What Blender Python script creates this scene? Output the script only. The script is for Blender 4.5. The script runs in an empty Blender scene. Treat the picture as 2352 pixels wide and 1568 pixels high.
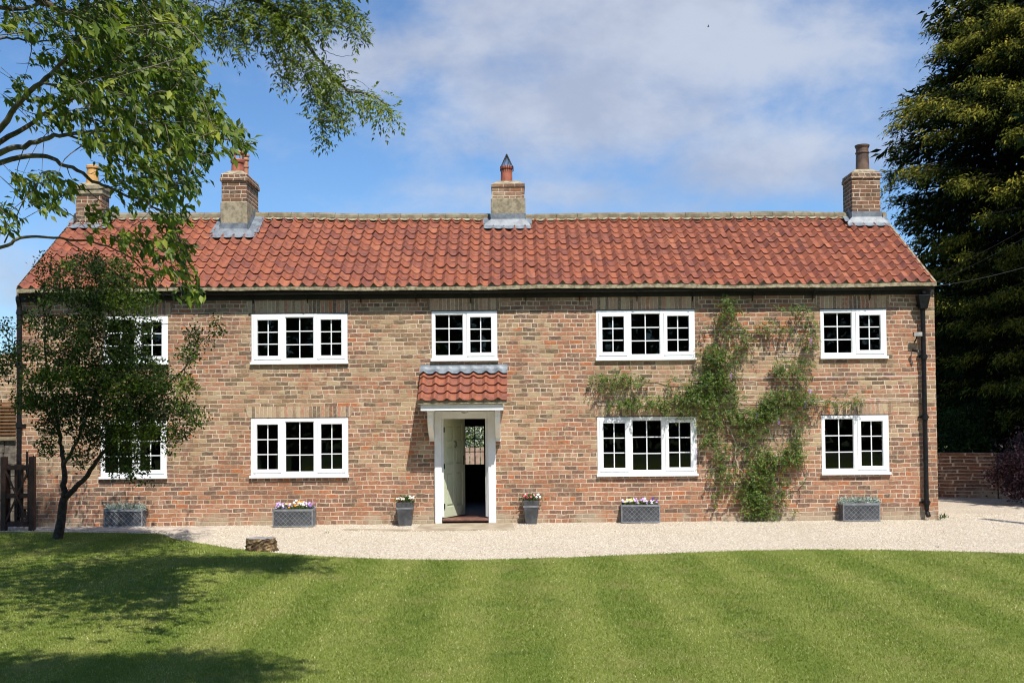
import bpy, math, random
import numpy as np
from mathutils import Vector, Matrix

# ------------------------------------------------------------------ camera, sky, sun, exposure
SC = bpy.context.scene
COL = SC.collection
R = math.radians
CAM = Vector((0.0, -19.6, 2.0))
PITCH, ROLL, LENS, SHY = R(1.6), R(-0.5), 36.0, 0.0468
cd = bpy.data.cameras.new('camera')
cd.lens, cd.sensor_width, cd.shift_y = LENS, 36.0, SHY
cd.clip_start, cd.clip_end = 0.1, 6000
cam = bpy.data.objects.new('camera', cd)
COL.objects.link(cam)
MROT = Matrix.Rotation(R(90) + PITCH, 3, 'X') @ Matrix.Rotation(ROLL, 3, 'Z')
cam.matrix_world = Matrix.Translation(CAM) @ MROT.to_4x4()
SC.camera = cam
SC.view_settings.view_transform = 'Standard'
SC.view_settings.look = 'None'
SC.view_settings.gamma = 1.0
SC.view_settings.exposure = 0.45
SC.cycles.use_denoising = True
SC.cycles.filter_width = 1.1
SC.cycles.sample_clamp_indirect = 4.0
SC.cycles.max_bounces = 8
SC.cycles.transparent_max_bounces = 16
SUNV = Vector((0.295, -0.75, 1.29)).normalized()      # towards the sun
SUN_EL = math.asin(SUNV.z)
SUN_AZ = math.atan2(SUNV.x, SUNV.y)
sl = bpy.data.lights.new('sun', 'SUN')
sl.energy, sl.angle, sl.color = 4.9, R(0.53), (1.0, 0.955, 0.88)
sun = bpy.data.objects.new('sun', sl)
sun.rotation_euler = (-SUNV).to_track_quat('-Z', 'Y').to_euler()
sun.location = (10, -25, 40)
COL.objects.link(sun)


def ray(u, v):
    """direction of a point of the 2352 x 1568 picture"""
    d = Vector(((u - 1176) / 2352 * 36, (-(v - 784) / 2352 + SHY) * 36, -LENS))
    return MROT @ d


def at(u, v, Y):
    d = ray(u, v)
    return CAM + d * ((Y - CAM.y) / d.y)


def ground_at(u, v, z=0.0):
    d = ray(u, v)
    return CAM + d * ((z - CAM.z) / d.z)


# ------------------------------------------------------------------ node expressions
class S:
    def __init__(s, t, sock): s.t, s.s = t, sock
    def __add__(a, b): return a.t.m('ADD', a, b)
    __radd__ = __add__
    def __sub__(a, b): return a.t.m('SUBTRACT', a, b)
    def __rsub__(a, b): return a.t.m('SUBTRACT', b, a)
    def __mul__(a, b): return a.t.m('MULTIPLY', a, b)
    __rmul__ = __mul__
    def __truediv__(a, b): return a.t.m('DIVIDE', a, b)


class T:
    def __init__(s, tree):
        s.tree = tree
        tree.nodes.clear()
    def n(s, typ, **kw):
        nd = s.tree.nodes.new(typ)
        for k, v in kw.items(): setattr(nd, k, v)
        return nd
    def put(s, sock, v):
        if isinstance(v, S): s.tree.links.new(v.s, sock)
        elif isinstance(v, (tuple, list)):
            sock.default_value = tuple(v) + (1.0,) if len(sock.default_value) == 4 and len(v) == 3 else v
        else: sock.default_value = v
    def m(s, op, a, b=None, c=None):
        nd = s.n('ShaderNodeMath', operation=op)
        for i, x in enumerate((a, b, c)):
            if x is not None: s.put(nd.inputs[i], x)
        return S(s, nd.outputs[0])
    def floor(s, a): return s.m('FLOOR', a)
    def fract(s, a): return s.m('FRACT', a)
    def mn(s, a, b): return s.m('MINIMUM', a, b)
    def mx(s, a, b): return s.m('MAXIMUM', a, b)
    def sin(s, a): return s.m('SINE', a)
    def smooth(s, e0, e1, x, lo=0.0, hi=1.0):
        nd = s.n('ShaderNodeMapRange', interpolation_type='SMOOTHSTEP')
        for k, v in zip(('Value', 'From Min', 'From Max', 'To Min', 'To Max'), (x, e0, e1, lo, hi)): s.put(nd.inputs[k], v)
        return S(s, nd.outputs[0])
    def obj(s): return S(s, s.n('ShaderNodeTexCoord').outputs['Object'])
    def gen(s): return S(s, s.n('ShaderNodeTexCoord').outputs['Generated'])
    def sep(s, v):
        nd = s.n('ShaderNodeSeparateXYZ'); s.put(nd.inputs[0], v)
        return [S(s, o) for o in nd.outputs]
    def comb(s, x, y, z):
        nd = s.n('ShaderNodeCombineXYZ')
        for i, q in enumerate((x, y, z)): s.put(nd.inputs[i], q)
        return S(s, nd.outputs[0])
    def noise(s, v, scale, detail=3.0, rough=0.55, dist=0.0):
        nd = s.n('ShaderNodeTexNoise')
        s.put(nd.inputs['Vector'], v)
        for k, q in (('Scale', scale), ('Detail', detail), ('Roughness', rough), ('Distortion', dist)): s.put(nd.inputs[k], q)
        return S(s, nd.outputs['Fac'])
    def voro(s, v, scale, out='Distance', feat='F1'):
        nd = s.n('ShaderNodeTexVoronoi', feature=feat)
        s.put(nd.inputs['Vector'], v); s.put(nd.inputs['Scale'], scale)
        return S(s, nd.outputs[out])
    def white(s, v):
        nd = s.n('ShaderNodeTexWhiteNoise', noise_dimensions='3D'); s.put(nd.inputs['Vector'], v)
        return S(s, nd.outputs['Value'])
    def attr(s, name):
        nd = s.n('ShaderNodeAttribute'); nd.attribute_name = name
        return S(s, nd.outputs['Fac'])
    def mix(s, f, a, b, mode='MIX'):
        nd = s.n('ShaderNodeMix', data_type='RGBA', blend_type=mode)
        s.put(nd.inputs[0], f); s.put(nd.inputs[6], a); s.put(nd.inputs[7], b)
        return S(s, nd.outputs[2])
    def ramp(s, f, stops, const=False):
        nd = s.n('ShaderNodeValToRGB')
        cr = nd.color_ramp
        cr.interpolation = 'CONSTANT' if const else 'LINEAR'
        while len(cr.elements) < len(stops): cr.elements.new(0.5)
        for e, (p, c) in zip(cr.elements, stops): e.position, e.color = p, tuple(c) + (1.0,)
        s.put(nd.inputs[0], f)
        return S(s, nd.outputs[0])
    def bump(s, h, strength=0.5, dist=0.01):
        nd = s.n('ShaderNodeBump')
        s.put(nd.inputs['Height'], h); s.put(nd.inputs['Strength'], strength); s.put(nd.inputs['Distance'], dist)
        return S(s, nd.outputs[0])
    def bsdf(s, col, rough=0.7, bump=None, spec=0.5, metal=0.0):
        nd = s.n('ShaderNodeBsdfPrincipled')
        s.put(nd.inputs['Base Color'], col); s.put(nd.inputs['Roughness'], rough)
        s.put(nd.inputs['Specular IOR Level'], spec); s.put(nd.inputs['Metallic'], metal)
        if bump is not None: s.put(nd.inputs['Normal'], bump)
        return S(s, nd.outputs[0])
    def out(s, sh):
        nd = s.n('ShaderNodeOutputMaterial'); s.put(nd.inputs['Surface'], sh)
    def mixsh(s, f, a, b):
        nd = s.n('ShaderNodeMixShader'); s.put(nd.inputs[0], f)
        s.tree.links.new(a.s, nd.inputs[1]); s.tree.links.new(b.s, nd.inputs[2])
        return S(s, nd.outputs[0])


def newmat(name):
    m = bpy.data.materials.new(name)
    m.use_nodes = True
    return m, T(m.node_tree)


# ------------------------------------------------------------------ world: physical sky plus clouds laid out on the sky directions
W = bpy.data.worlds.new('World')
SC.world = W
W.use_nodes = True
t = T(W.node_tree)
sky = t.n('ShaderNodeTexSky', sky_type='NISHITA')
sky.sun_disc = False
sky.sun_elevation, sky.sun_rotation = SUN_EL, SUN_AZ
sky.altitude, sky.air_density, sky.dust_density, sky.ozone_density = 0, 1.0, 0.4, 2.2
skc = S(t, sky.outputs[0])
d = t.gen()
dx, dy, dz = t.sep(d)
yy = t.mx(dy, 0.25)
a_, b_ = dx / yy, dz / yy
warp = t.noise(t.comb(a_, b_, 0.0), 5.0, 5, 0.6)
fine = t.noise(t.comb(a_ * 1.0, b_ * 1.5, 3.1), 4.2, 8, 0.62, 0.4) * .62 + t.noise(t.comb(a_ * 1.0, b_ * 1.6, 9.7), 13.0, 6, 0.6, .3) * .38
CLOUDS = [(1480, 80, 620, 220, 1.05), (1330, 250, 460, 190, 1.05), (1500, 130, 700, 220, .6), (1080, 120, 260, 200, .6), (1950, 200, 300, 260, .5), (1240, 20, 330, 110, .9), (1780, 360, 320, 130, 1.1), (820, 150, 260, 120, 0.7),
          (1900, 120, 300, 120, 0.6), (1250, 450, 460, 70, 0.65), (2150, 40, 250, 120, 0.55), (20, 640, 220, 120, 0.6),
          (1000, 260, 170, 70, 0.5), (1500, 480, 500, 50, .4)]
acc = None
for (u, v, ru, rv, w) in CLOUDS:
    q = ray(u, v)
    ea = (a_ - q.x / q.y) * (2352 / ru)
    eb = (b_ - q.z / q.y) * (2352 / rv)
    g = t.m('EXPONENT', (ea * ea + eb * eb) * -1.3) * w
    acc = g if acc is None else t.m('SMOOTH_MAX', acc, g, 0.2)
mask = t.smooth(0.02, 0.95, acc + (fine - 0.5) * 2.3)
back = t.smooth(0.48, 0.75, t.noise(d, 2.5, 6, 0.6)) * 0.7
front = t.smooth(0.0, 0.25, dy)
mask = mask * front + back * (1.0 - front)
mask = mask * 0.88
shade = t.smooth(0.36, 0.62, t.noise(t.comb(a_, b_ * 1.4, 8.0), 5.0, 6, .6))
CLOUD_COL = t.mix(shade, (3.7, 4.15, 5.3), (5.0, 5.45, 6.4))
tint = t.mix(1.0, skc, (0.80, 1.06, 1.30), 'MULTIPLY')
final = t.mix(mask, tint, CLOUD_COL)
bg = t.n('ShaderNodeBackground')
t.put(bg.inputs[0], final)
bg.inputs[1].default_value = 0.09
wo = t.n('ShaderNodeOutputWorld')
W.node_tree.links.new(bg.outputs[0], wo.inputs[0])


# ------------------------------------------------------------------ objects and meshes
def tag(o, label=None, cat=None, group=None, kind=None):
    if label: o['label'] = label
    if cat: o['category'] = cat
    if group: o['group'] = group
    if kind: o['kind'] = kind
    return o


def empty(name, loc, label=None, cat=None, group=None):
    o = bpy.data.objects.new(name, None)
    o.empty_display_size = 0.2
    o.location = loc
    COL.objects.link(o)
    return tag(o, label, cat, group)


def origin(parent):
    p, q = Vector((0, 0, 0)), parent
    while q is not None:
        p = p + q.location
        q = q.parent
    return p


class MB:
    """collects shapes in world coordinates and links them as one mesh"""
    def __init__(s): s.v, s.f, s.mi, s.a, s.cur, s.ca = [], [], [], [], 0, 0.5
    def add(s, vs, fs):
        b = len(s.v)
        s.v += [tuple(p) for p in vs]
        s.a += [s.ca] * len(vs)
        for f in fs:
            s.f.append([i + b for i in f]); s.mi.append(s.cur)
        return s
    def box(s, x0, x1, y0, y1, z0, z1):
        return s.add([(x0, y0, z0), (x1, y0, z0), (x1, y1, z0), (x0, y1, z0), (x0, y0, z1), (x1, y0, z1), (x1, y1, z1), (x0, y1, z1)],
                     [(0, 3, 2, 1), (4, 5, 6, 7), (0, 1, 5, 4), (1, 2, 6, 5), (2, 3, 7, 6), (3, 0, 4, 7)])
    def quad(s, a, b, c, d): return s.add([a, b, c, d], [(0, 1, 2, 3)])
    def hexa(s, lo, hi):
        """frustum between two 4-point loops"""
        return s.add(list(lo) + list(hi), [(0, 3, 2, 1), (4, 5, 6, 7), (0, 1, 5, 4), (1, 2, 6, 5), (2, 3, 7, 6), (3, 0, 4, 7)])
    def tube(s, pts, rad, n=6, cap=True):
        pts = [Vector(p) for p in pts]
        if not isinstance(rad, (list, tuple)): rad = [rad] * len(pts)
        vs, fs = [], []
        up = Vector((0, 0, 1))
        for i, p in enumerate(pts):
            tg = (pts[min(i + 1, len(pts) - 1)] - pts[max(i - 1, 0)])
            tg = tg.normalized() if tg.length > 1e-9 else Vector((0, 0, 1))
            ref = up if abs(tg.z) < 0.92 else Vector((1, 0, 0))
            e1 = tg.cross(ref).normalized(); e2 = e1.cross(tg)
            for k in range(n):
                an = 2 * math.pi * k / n
                vs.append(p + (e1 * math.cos(an) + e2 * math.sin(an)) * rad[i])
        for i in range(len(pts) - 1):
            for k in range(n):
                a = i * n + k; b = i * n + (k + 1) % n
                fs.append((a, b, b + n, a + n))
        if cap:
            fs.append(tuple(range(n))[::-1]); fs.append(tuple(range((len(pts) - 1) * n, len(pts) * n)))
        return s.add(vs, fs)
    def lathe(s, c, prof, n=20):
        """prof: (radius, z) from the bottom up"""
        vs, fs = [], []
        for r, z in prof:
            for k in range(n):
                an = 2 * math.pi * k / n
                vs.append((c[0] + r * math.cos(an), c[1] + r * math.sin(an), c[2] + z))
        for i in range(len(prof) - 1):
            for k in range(n):
                a = i * n + k; b = i * n + (k + 1) % n
                fs.append((a, b, b + n, a + n))
        fs.append(tuple(range(n))[::-1]); fs.append(tuple(range((len(prof) - 1) * n, len(prof) * n)))
        return s.add(vs, fs)
    def prism(s, poly, axis, lo, hi):
        """extrude a polygon; axis 'x': poly holds (y, z), 'y': (x, z), 'z': (x, y)"""
        def mk(p, w): return (w, p[0], p[1]) if axis == 'x' else (p[0], w, p[1]) if axis == 'y' else (p[0], p[1], w)
        n = len(poly)
        vs = [mk(p, lo) for p in poly] + [mk(p, hi) for p in poly]
        fs = [tuple(range(n))[::-1], tuple(range(n, 2 * n))] + [(i, (i + 1) % n, (i + 1) % n + n, i + n) for i in range(n)]
        return s.add(vs, fs)
    def build(s, name, mats, parent=None, smooth=False, bevel=0.0, fixn=True):
        off = origin(parent) if parent else Vector((0, 0, 0))
        me = bpy.data.meshes.new(name)
        me.from_pydata([(p[0] - off.x, p[1] - off.y, p[2] - off.z) for p in s.v], [], s.f)
        for m in (mats if isinstance(mats, (list, tuple)) else [mats]): me.materials.append(m)
        if len(me.materials) > 1: me.polygons.foreach_set('material_index', s.mi)
        at_ = me.attributes.new('rnd', 'FLOAT', 'POINT')
        at_.data.foreach_set('value', s.a)
        if fixn:
            import bmesh
            bm = bmesh.new(); bm.from_mesh(me)
            bmesh.ops.recalc_face_normals(bm, faces=bm.faces)
            bm.to_mesh(me); bm.free()
        if smooth: me.shade_smooth()
        o = bpy.data.objects.new(name, me)
        COL.objects.link(o)
        if parent: o.parent = parent
        if bevel:
            b = o.modifiers.new('bevel', 'BEVEL'); b.width, b.segments, b.limit_method = bevel, 2, 'ANGLE'
        return o


def norm(a): return a / np.maximum(np.linalg.norm(a, axis=-1, keepdims=True), 1e-9)


def leaf_mesh(name, mat, parent, pos, dr, nr, ln, wd, rnd, fold=0.18, droop=0.2):
    """one mesh of small folded leaves; every leaf two quads"""
    pos, dr, nr = np.asarray(pos, float), norm(np.asarray(dr, float)), np.asarray(nr, float)
    N = len(pos)
    ln = np.broadcast_to(np.asarray(ln, float), (N,))[:, None]
    wd = np.broadcast_to(np.asarray(wd, float), (N,))[:, None]
    side = norm(np.cross(dr, nr)); up = norm(np.cross(side, dr))
    off = np.array(origin(parent)) if parent else np.zeros(3)
    p = pos - off
    V_ = np.empty((N, 5, 3))
    V_[:, 0] = p
    V_[:, 1] = p + dr * ln * 0.42 + side * wd * 0.5 + up * wd * fold
    V_[:, 2] = p + dr * ln * 0.5
    V_[:, 3] = p + dr * ln - up * ln * droop
    V_[:, 4] = p + dr * ln * 0.42 - side * wd * 0.5 + up * wd * fold
    me = bpy.data.meshes.new(name)
    me.vertices.add(N * 5); me.vertices.foreach_set('co', V_.ravel())
    base = (np.arange(N) * 5)[:, None]
    idx = np.concatenate([base + np.array([0, 1, 3, 2]), base + np.array([0, 2, 3, 4])], 1).ravel()
    me.loops.add(N * 8); me.loops.foreach_set('vertex_index', idx.astype(np.int32))
    me.polygons.add(N * 2)
    me.polygons.foreach_set('loop_start', np.arange(0, N * 8, 4, dtype=np.int32))
    me.update(calc_edges=True)
    me.attributes.new('rnd', 'FLOAT', 'POINT').data.foreach_set('value', np.repeat(np.asarray(rnd, float), 5))
    me.materials.append(mat)
    o = bpy.data.objects.new(name, me)
    COL.objects.link(o)
    if parent: o.parent = parent
    return o


# ------------------------------------------------------------------ materials
def pm(name, c1, c2, scale=8.0, rough=0.7, bump=0.3, bscale=None, spec=0.4, detail=5, dist=0.01, lo=0.35, hi=0.65):
    m, t = newmat(name)
    o = t.obj()
    f = t.smooth(lo, hi, t.noise(o, scale, detail, 0.6))
    h = t.noise(o, bscale or scale * 4, 4, 0.6)
    t.out(t.bsdf(t.mix(f, c1, c2), rough, t.bump(h, bump, dist) if bump else None, spec))
    return m


def brick(name, soldier=False, red=0.0, wx=0.245, hz=0.083, dark=1.0):
    m, t = newmat(name)
    o = t.obj()
    x, y, z = t.sep(o)
    w0 = t.noise(o, 1.7, 2) - 0.5
    w1 = t.noise(o, 9.0, 3) - 0.5
    w2 = t.noise(t.comb(z, x, y), 9.0, 2) - 0.5
    u = x + y + w1 * 0.022
    v = z + w0 * 0.05 + w2 * 0.019
    if soldier:
        row, col = t.floor(v * 0 + 3.0), t.floor(u / 0.078)
        fu, fv = t.fract(u / 0.078), v * 0 + 0.5
        w, h = 0.078, 0.3
        hdr = v * 0
    else:
        row = t.floor(v / hz); fv = t.fract(v / hz)
        hdr = t.m('LESS_THAN', t.m('FLOORED_MODULO', row, 5.0), 0.5)
        w = hdr * (-wx * 0.5) + wx
        uu = (u + t.white(t.comb(row, 3.0, 1.0)) * 0.06) / w + t.m('FLOORED_MODULO', row, 2.0) * 0.5 + row * 0.07
        col = t.floor(uu); fu = t.fract(uu)
        h = hz
    rough_e = (t.noise(o, 45.0, 3, .7) - 0.5) * 0.011
    du = t.mn(fu, 1.0 - fu) * w
    dv = t.mn(fv, 1.0 - fv) * h
    dd = t.mn(du, dv) + rough_e
    msk = t.smooth(0.0042, 0.0115, dd)
    r1 = t.white(t.comb(col, row, 5.0))
    r2 = t.white(t.comb(col, row, 17.0))
    reg = t.noise(t.comb(x, y, z * 1.3), 0.55, 5, 0.7)
    low = t.smooth(1.15, 0.55, z + (t.noise(o, 1.1, 3) - 0.5) * 1.3)
    redness = t.smooth(0.42, 0.61, reg + low * 0.46 + red)
    buff = t.ramp(r1, [(0.0, (.165, .118, .078)), (.10, (.43, .285, .18)), (.24, (.32, .205, .13)), (.36, (.46, .325, .205)), (.50, (.44, .22, .14)),
                       (.60, (.245, .155, .095)), (.74, (.48, .275, .185)), (.84, (.49, .38, .235)), (.93, (.11, .08, .058)), (1.0, (.50, .225, .09))], True)
    reds = t.ramp(r1, [(0.0, (.18, .11, .085)), (.10, (.38, .165, .095)), (.26, (.28, .135, .092)), (.40, (.45, .205, .125)), (.54, (.34, .16, .105)),
                       (.66, (.21, .125, .10)), (.78, (.46, .255, .165)), (.88, (.48, .16, .065)), (.95, (.13, .09, .075)), (1.0, (.42, .205, .14))], True)
    pick = t.smooth(0.35, 0.65, redness + (r2 - 0.5) * 0.55)
    c = t.mix(pick, buff, reds)
    c = t.mix(.18, c, t.mix(pick, (.36, .25, .16), (.32, .165, .11)))
    bl = t.noise(t.comb(x + r2 * 9.0, y, z * 1.5), 15.0, 6, 0.78)
    c = t.mix(t.smooth(0.5, 0.78, bl) * 0.8, c, (.115, .085, .066))
    c = t.mix(t.smooth(0.54, 0.25, bl) * 0.66, c, (.56, .44, .29))
    st = t.smooth(0.56, 0.72, t.noise(t.comb(x, y, z * 1.3), 2.3, 5, .65))
    c = t.mix(st * 0.35, c, (.12, .09, .072))
    pl = t.smooth(0.60, 0.76, t.noise(t.comb(x + 7.0, y, z), 1.5, 6, .7))
    c = t.mix(pl * 0.36, c, (.54, .38, .29))
    mort = t.mix(t.smooth(.36, .60, t.noise(o, 2.2, 5, .6)), (.38, .29, .185), (.62, .50, .37))
    smear = t.smooth(.52, .70, t.noise(t.comb(x, y, z * 1.2), 3.6, 6, .72))
    msk2 = msk * (1.0 - smear * .38)
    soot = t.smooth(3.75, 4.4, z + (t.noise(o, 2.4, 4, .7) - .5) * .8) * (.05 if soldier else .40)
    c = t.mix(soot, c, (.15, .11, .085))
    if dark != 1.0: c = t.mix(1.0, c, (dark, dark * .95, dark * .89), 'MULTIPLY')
    col_ = t.mix(msk2, mort, c)
    
    base = t.smooth(.30, .02, z + (t.noise(o, 3.0, 5, .7) - .5) * .55) * t.smooth(.46, .56, t.noise(t.comb(x, y, 4.0), .9, 4, .6))
    if not soldier: col_ = t.mix(base * .8, col_, t.mix(t.noise(o, 20.0, 4), (.30, .25, .17), (.52, .45, .33)))
    hgt = msk * 0.6 + t.noise(o, 60.0, 4, .7) * 0.5 + r2 * 0.35
    t.out(t.bsdf(col_, 0.9, t.bump(hgt, 0.75, 0.012), 0.2))
    return m


def tile_mat(name):
    m, t = newmat(name)
    o = t.obj()
    r = t.attr('rnd')
    x, y, z = t.sep(o)
    c = t.ramp(r, [(0.0, (.19, .064, .042)), (.25, (.25, .081, .044)), (.55, (.29, .094, .047)), (.8, (.225, .076, .047)), (1.0, (.32, .115, .06))])
    n = t.noise(t.comb(x + r * 11.0, y, z), 7.0, 3, .55)
    c = t.mix(t.smooth(.46, .70, n) * 0.62, c, (.085, .040, .038))  # dark patches: smoke colouring plus some trough shading put into the colour
    c = t.mix(t.smooth(.58, .75, t.noise(o, 1.1, 5, .65)) * .35, c, (.13, .055, .044))
    c = t.mix(t.smooth(.64, .80, t.noise(o, 22.0, 3, .7)) * .3, c, (.40, .22, .14))
    c = t.mix(t.smooth(.60, .74, t.noise(t.comb(x, y * .35, z * .35), 4.0, 5, .7)) * .35, c, (.085, .06, .05))
    c = t.mix(t.smooth(.70, .76, t.noise(t.comb(x, y, z), 34.0, 3, .6)) * .55, c, (.36, .33, .24))
    t.out(t.bsdf(c, 0.62, t.bump(t.noise(o, 40.0, 4, .6), .35, .008), 0.3))
    return m


def leaf_mat(name, stops, trans=0.32, rough=0.5, spec=0.35, tcol=None):
    m, t = newmat(name)
    c = t.ramp(t.attr('rnd'), stops)
    c = t.mix(t.smooth(.35, .7, t.noise(t.obj(), 1.3, 3)) * 0.35, c, stops[0][1])
    b = t.bsdf(c, rough, None, spec)
    tr = t.n('ShaderNodeBsdfTranslucent')
    t.put(tr.inputs[0], t.mix(1.0, c, tcol or (1.35, 1.45, 0.55), 'MULTIPLY'))
    t.out(t.mixsh(trans, b, S(t, tr.outputs[0])))
    return m


M = {}
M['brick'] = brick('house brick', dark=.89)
M['soldier'] = brick('soldier brick', soldier=True, red=-0.05)
M['brick_red'] = brick('chimney brick', red=0.3, dark=.66)
M['brick_wall'] = brick('garden wall brick', red=0.3, dark=.55)  # darkened to put the shade on that wall into its colour
M['render'] = pm('old cement render', (.20, .165, .105), (.36, .305, .21), 9, .95, .6, 60)
M['lead'] = pm('lead sheet', (.105, .122, .142), (.19, .215, .24), 7, .5, .25, 14, .5)
M['tile'] = tile_mat('pantile clay')
M['ridge'] = pm('ridge stone', (.13, .105, .062), (.235, .20, .13), 5, .9, .5, 30)
M['mortar'] = pm('mortar bedding', (.15, .12, .07), (.34, .29, .19), 12, .95, .6, 40)
M['white'] = pm('white frame', (.80, .81, .81), (.84, .845, .84), 3, .35, .0)
M['white_paint'] = pm('white paint', (.76, .765, .75), (.82, .82, .80), 6, .45, .08, 30)
M['iron'] = pm('black iron', (.006, .006, .0065), (.013, .013, .014), 20, .5, .2, 60, .2)
M['sage'] = pm('sage paint', (.50, .54, .37), (.56, .59, .42), 4, .45, .06, 20)
M['sill_wood'] = pm('dark sill timber', (.10, .045, .032), (.20, .095, .065), 10, .6, .3, 40)
M['flag'] = pm('sandstone flag', (.26, .21, .145), (.40, .33, .235), 3, .9, .5, 40)
M['paving'] = pm('paving', (.36, .30, .24), (.50, .43, .36), 2.5, .9, .4, 30)
M['terracotta'] = pm('red clay pot', (.27, .075, .045), (.40, .125, .07), 7, .6, .2, 30)
M['terracotta_orange'] = pm('orange clay pot', (.36, .16, .085), (.47, .22, .12), 7, .6, .2, 30)
M['buff_pot'] = pm('buff clay pot', (.52, .27, .085), (.62, .36, .13), 6, .65, .2, 30)
M['brown_pot'] = pm('brown clay pot', (.085, .052, .036), (.17, .105, .07), 6, .5, .3, 30)
M['zinc'] = pm('dark zinc', (.04, .043, .048), (.09, .096, .105), 6, .45, .12, 40, .5)
M['zinc_light'] = pm('zinc trim', (.16, .168, .18), (.26, .27, .285), 9, .45, .1, 40, .5)
M['soil'] = pm('soil', (.02, .014, .01), (.05, .035, .024), 30, .95, .6, 60)
M['gate'] = pm('shade-darkened gate timber', (.030, .013, .009), (.058, .026, .018), 9, .6, .3, 40)  # gate brown darkened, standing in for the shade on that corner
M['slat'] = pm('slat timber', (.13, .065, .027), (.20, .11, .05), 6, .7, .3, 30)
M['fence_wood'] = pm('fence timber', (.30, .19, .145), (.45, .31, .25), 5, .8, .3, 30)
M['stone'] = pm('dark rubble stone', (.07, .06, .05), (.17, .145, .115), 8, .95, .7, 20)
M['bark'] = pm('grey brown bark', (.055, .045, .032), (.15, .125, .09), 14, .9, .8, 40, dist=.02)
M['bark_light'] = pm('lichen bark', (.065, .055, .04), (.17, .145, .105), 12, .9, .6, 40, dist=.02)
M['bark_dark'] = pm('dark bark', (.030, .022, .016), (.075, .055, .04), 14, .9, .8, 40, dist=.02)
M['stem'] = pm('climber stem', (.28, .22, .15), (.46, .38, .27), 14, .9, .5, 40)
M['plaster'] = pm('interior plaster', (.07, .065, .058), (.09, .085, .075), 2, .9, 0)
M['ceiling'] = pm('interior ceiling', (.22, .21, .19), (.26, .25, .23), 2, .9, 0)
M['floorboard'] = pm('hall floor', (.10, .038, .026), (.16, .065, .045), 6, .5, .1)
M['black_wood'] = pm('dark door timber', (.012, .011, .010), (.022, .02, .018), 6, .6, .1)
M['brass'] = pm('aged metal', (.10, .085, .06), (.16, .14, .10), 9, .35, .1)
M['cable'] = pm('cable', (.02, .02, .022), (.04, .04, .042), 9, .6, 0)
M['wire'] = pm('support wire', (.55, .54, .52), (.68, .67, .64), 9, .5, 0)
M['lens'] = pm('lamp lens', (.30, .29, .27), (.45, .44, .41), 9, .25, 0)
M['bird'] = pm('bird feathers', (.02, .02, .022), (.05, .05, .055), 9, .8, 0)

m, t = newmat('window glass')
fr = t.n('ShaderNodeFresnel'); fr.inputs[0].default_value = 1.5
gl = t.n('ShaderNodeBsdfGlossy'); gl.inputs['Roughness'].default_value = 0.015
t.put(gl.inputs['Color'], (.85, .9, .88))
tb = t.n('ShaderNodeBsdfTransparent'); t.put(tb.inputs[0], (.62, .66, .64))
t.put(gl.inputs['Normal'], t.bump(t.noise(t.obj(), 2.0, 2), .05, .02))
t.out(t.mixsh(S(t, fr.outputs[0]), S(t, tb.outputs[0]), S(t, gl.outputs[0])))
M['glass'] = m

m, t = newmat('split log wood')
o = t.obj()
f = t.noise(o, 9.0, 5, .7)
c = t.ramp(f, [(.34, (.03, .020, .012)), (.50, (.085, .055, .03)), (.60, (.24, .16, .08)), (.72, (.50, .37, .20))])
t.out(t.bsdf(c, .9, t.bump(t.noise(o, 22, 5, .7), .9, .03), .2))
M['log_bark'] = m
M['log_top'] = pm('cut log top', (.19, .18, .17), (.30, .28, .26), 8, .9, .5, 40)

m, t = newmat('cream gravel')
o = t.obj()
cell = t.voro(o, 46.0, 'Color')
cx, cy, cz = t.sep(cell)
dist = t.voro(o, 46.0)
c = t.ramp(cx, [(0.0, (.40, .29, .19)), (.10, (.62, .50, .37)), (.4, (.72, .61, .47)), (.7, (.79, .70, .57)), (1.0, (.88, .82, .72))])
big = t.noise(o, .55, 5, .6)
c = t.mix(t.smooth(.42, .66, big) * .30, c, (.50, .40, .28))
dirt = t.smooth(.63, .72, t.noise(o, 7.0, 6, .75))
c = t.mix(dirt * .55, c, (.26, .19, .125))
c = t.mix(t.smooth(.45, .8, dist * 1.0) * .7, c, (.26, .20, .14))
hh = t.smooth(.75, .0, dist)
t.out(t.bsdf(c, .9, t.bump(hh + t.noise(o, 14.0, 3) * .8, 1.0, .022), .2))
M['gravel'] = m


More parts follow.
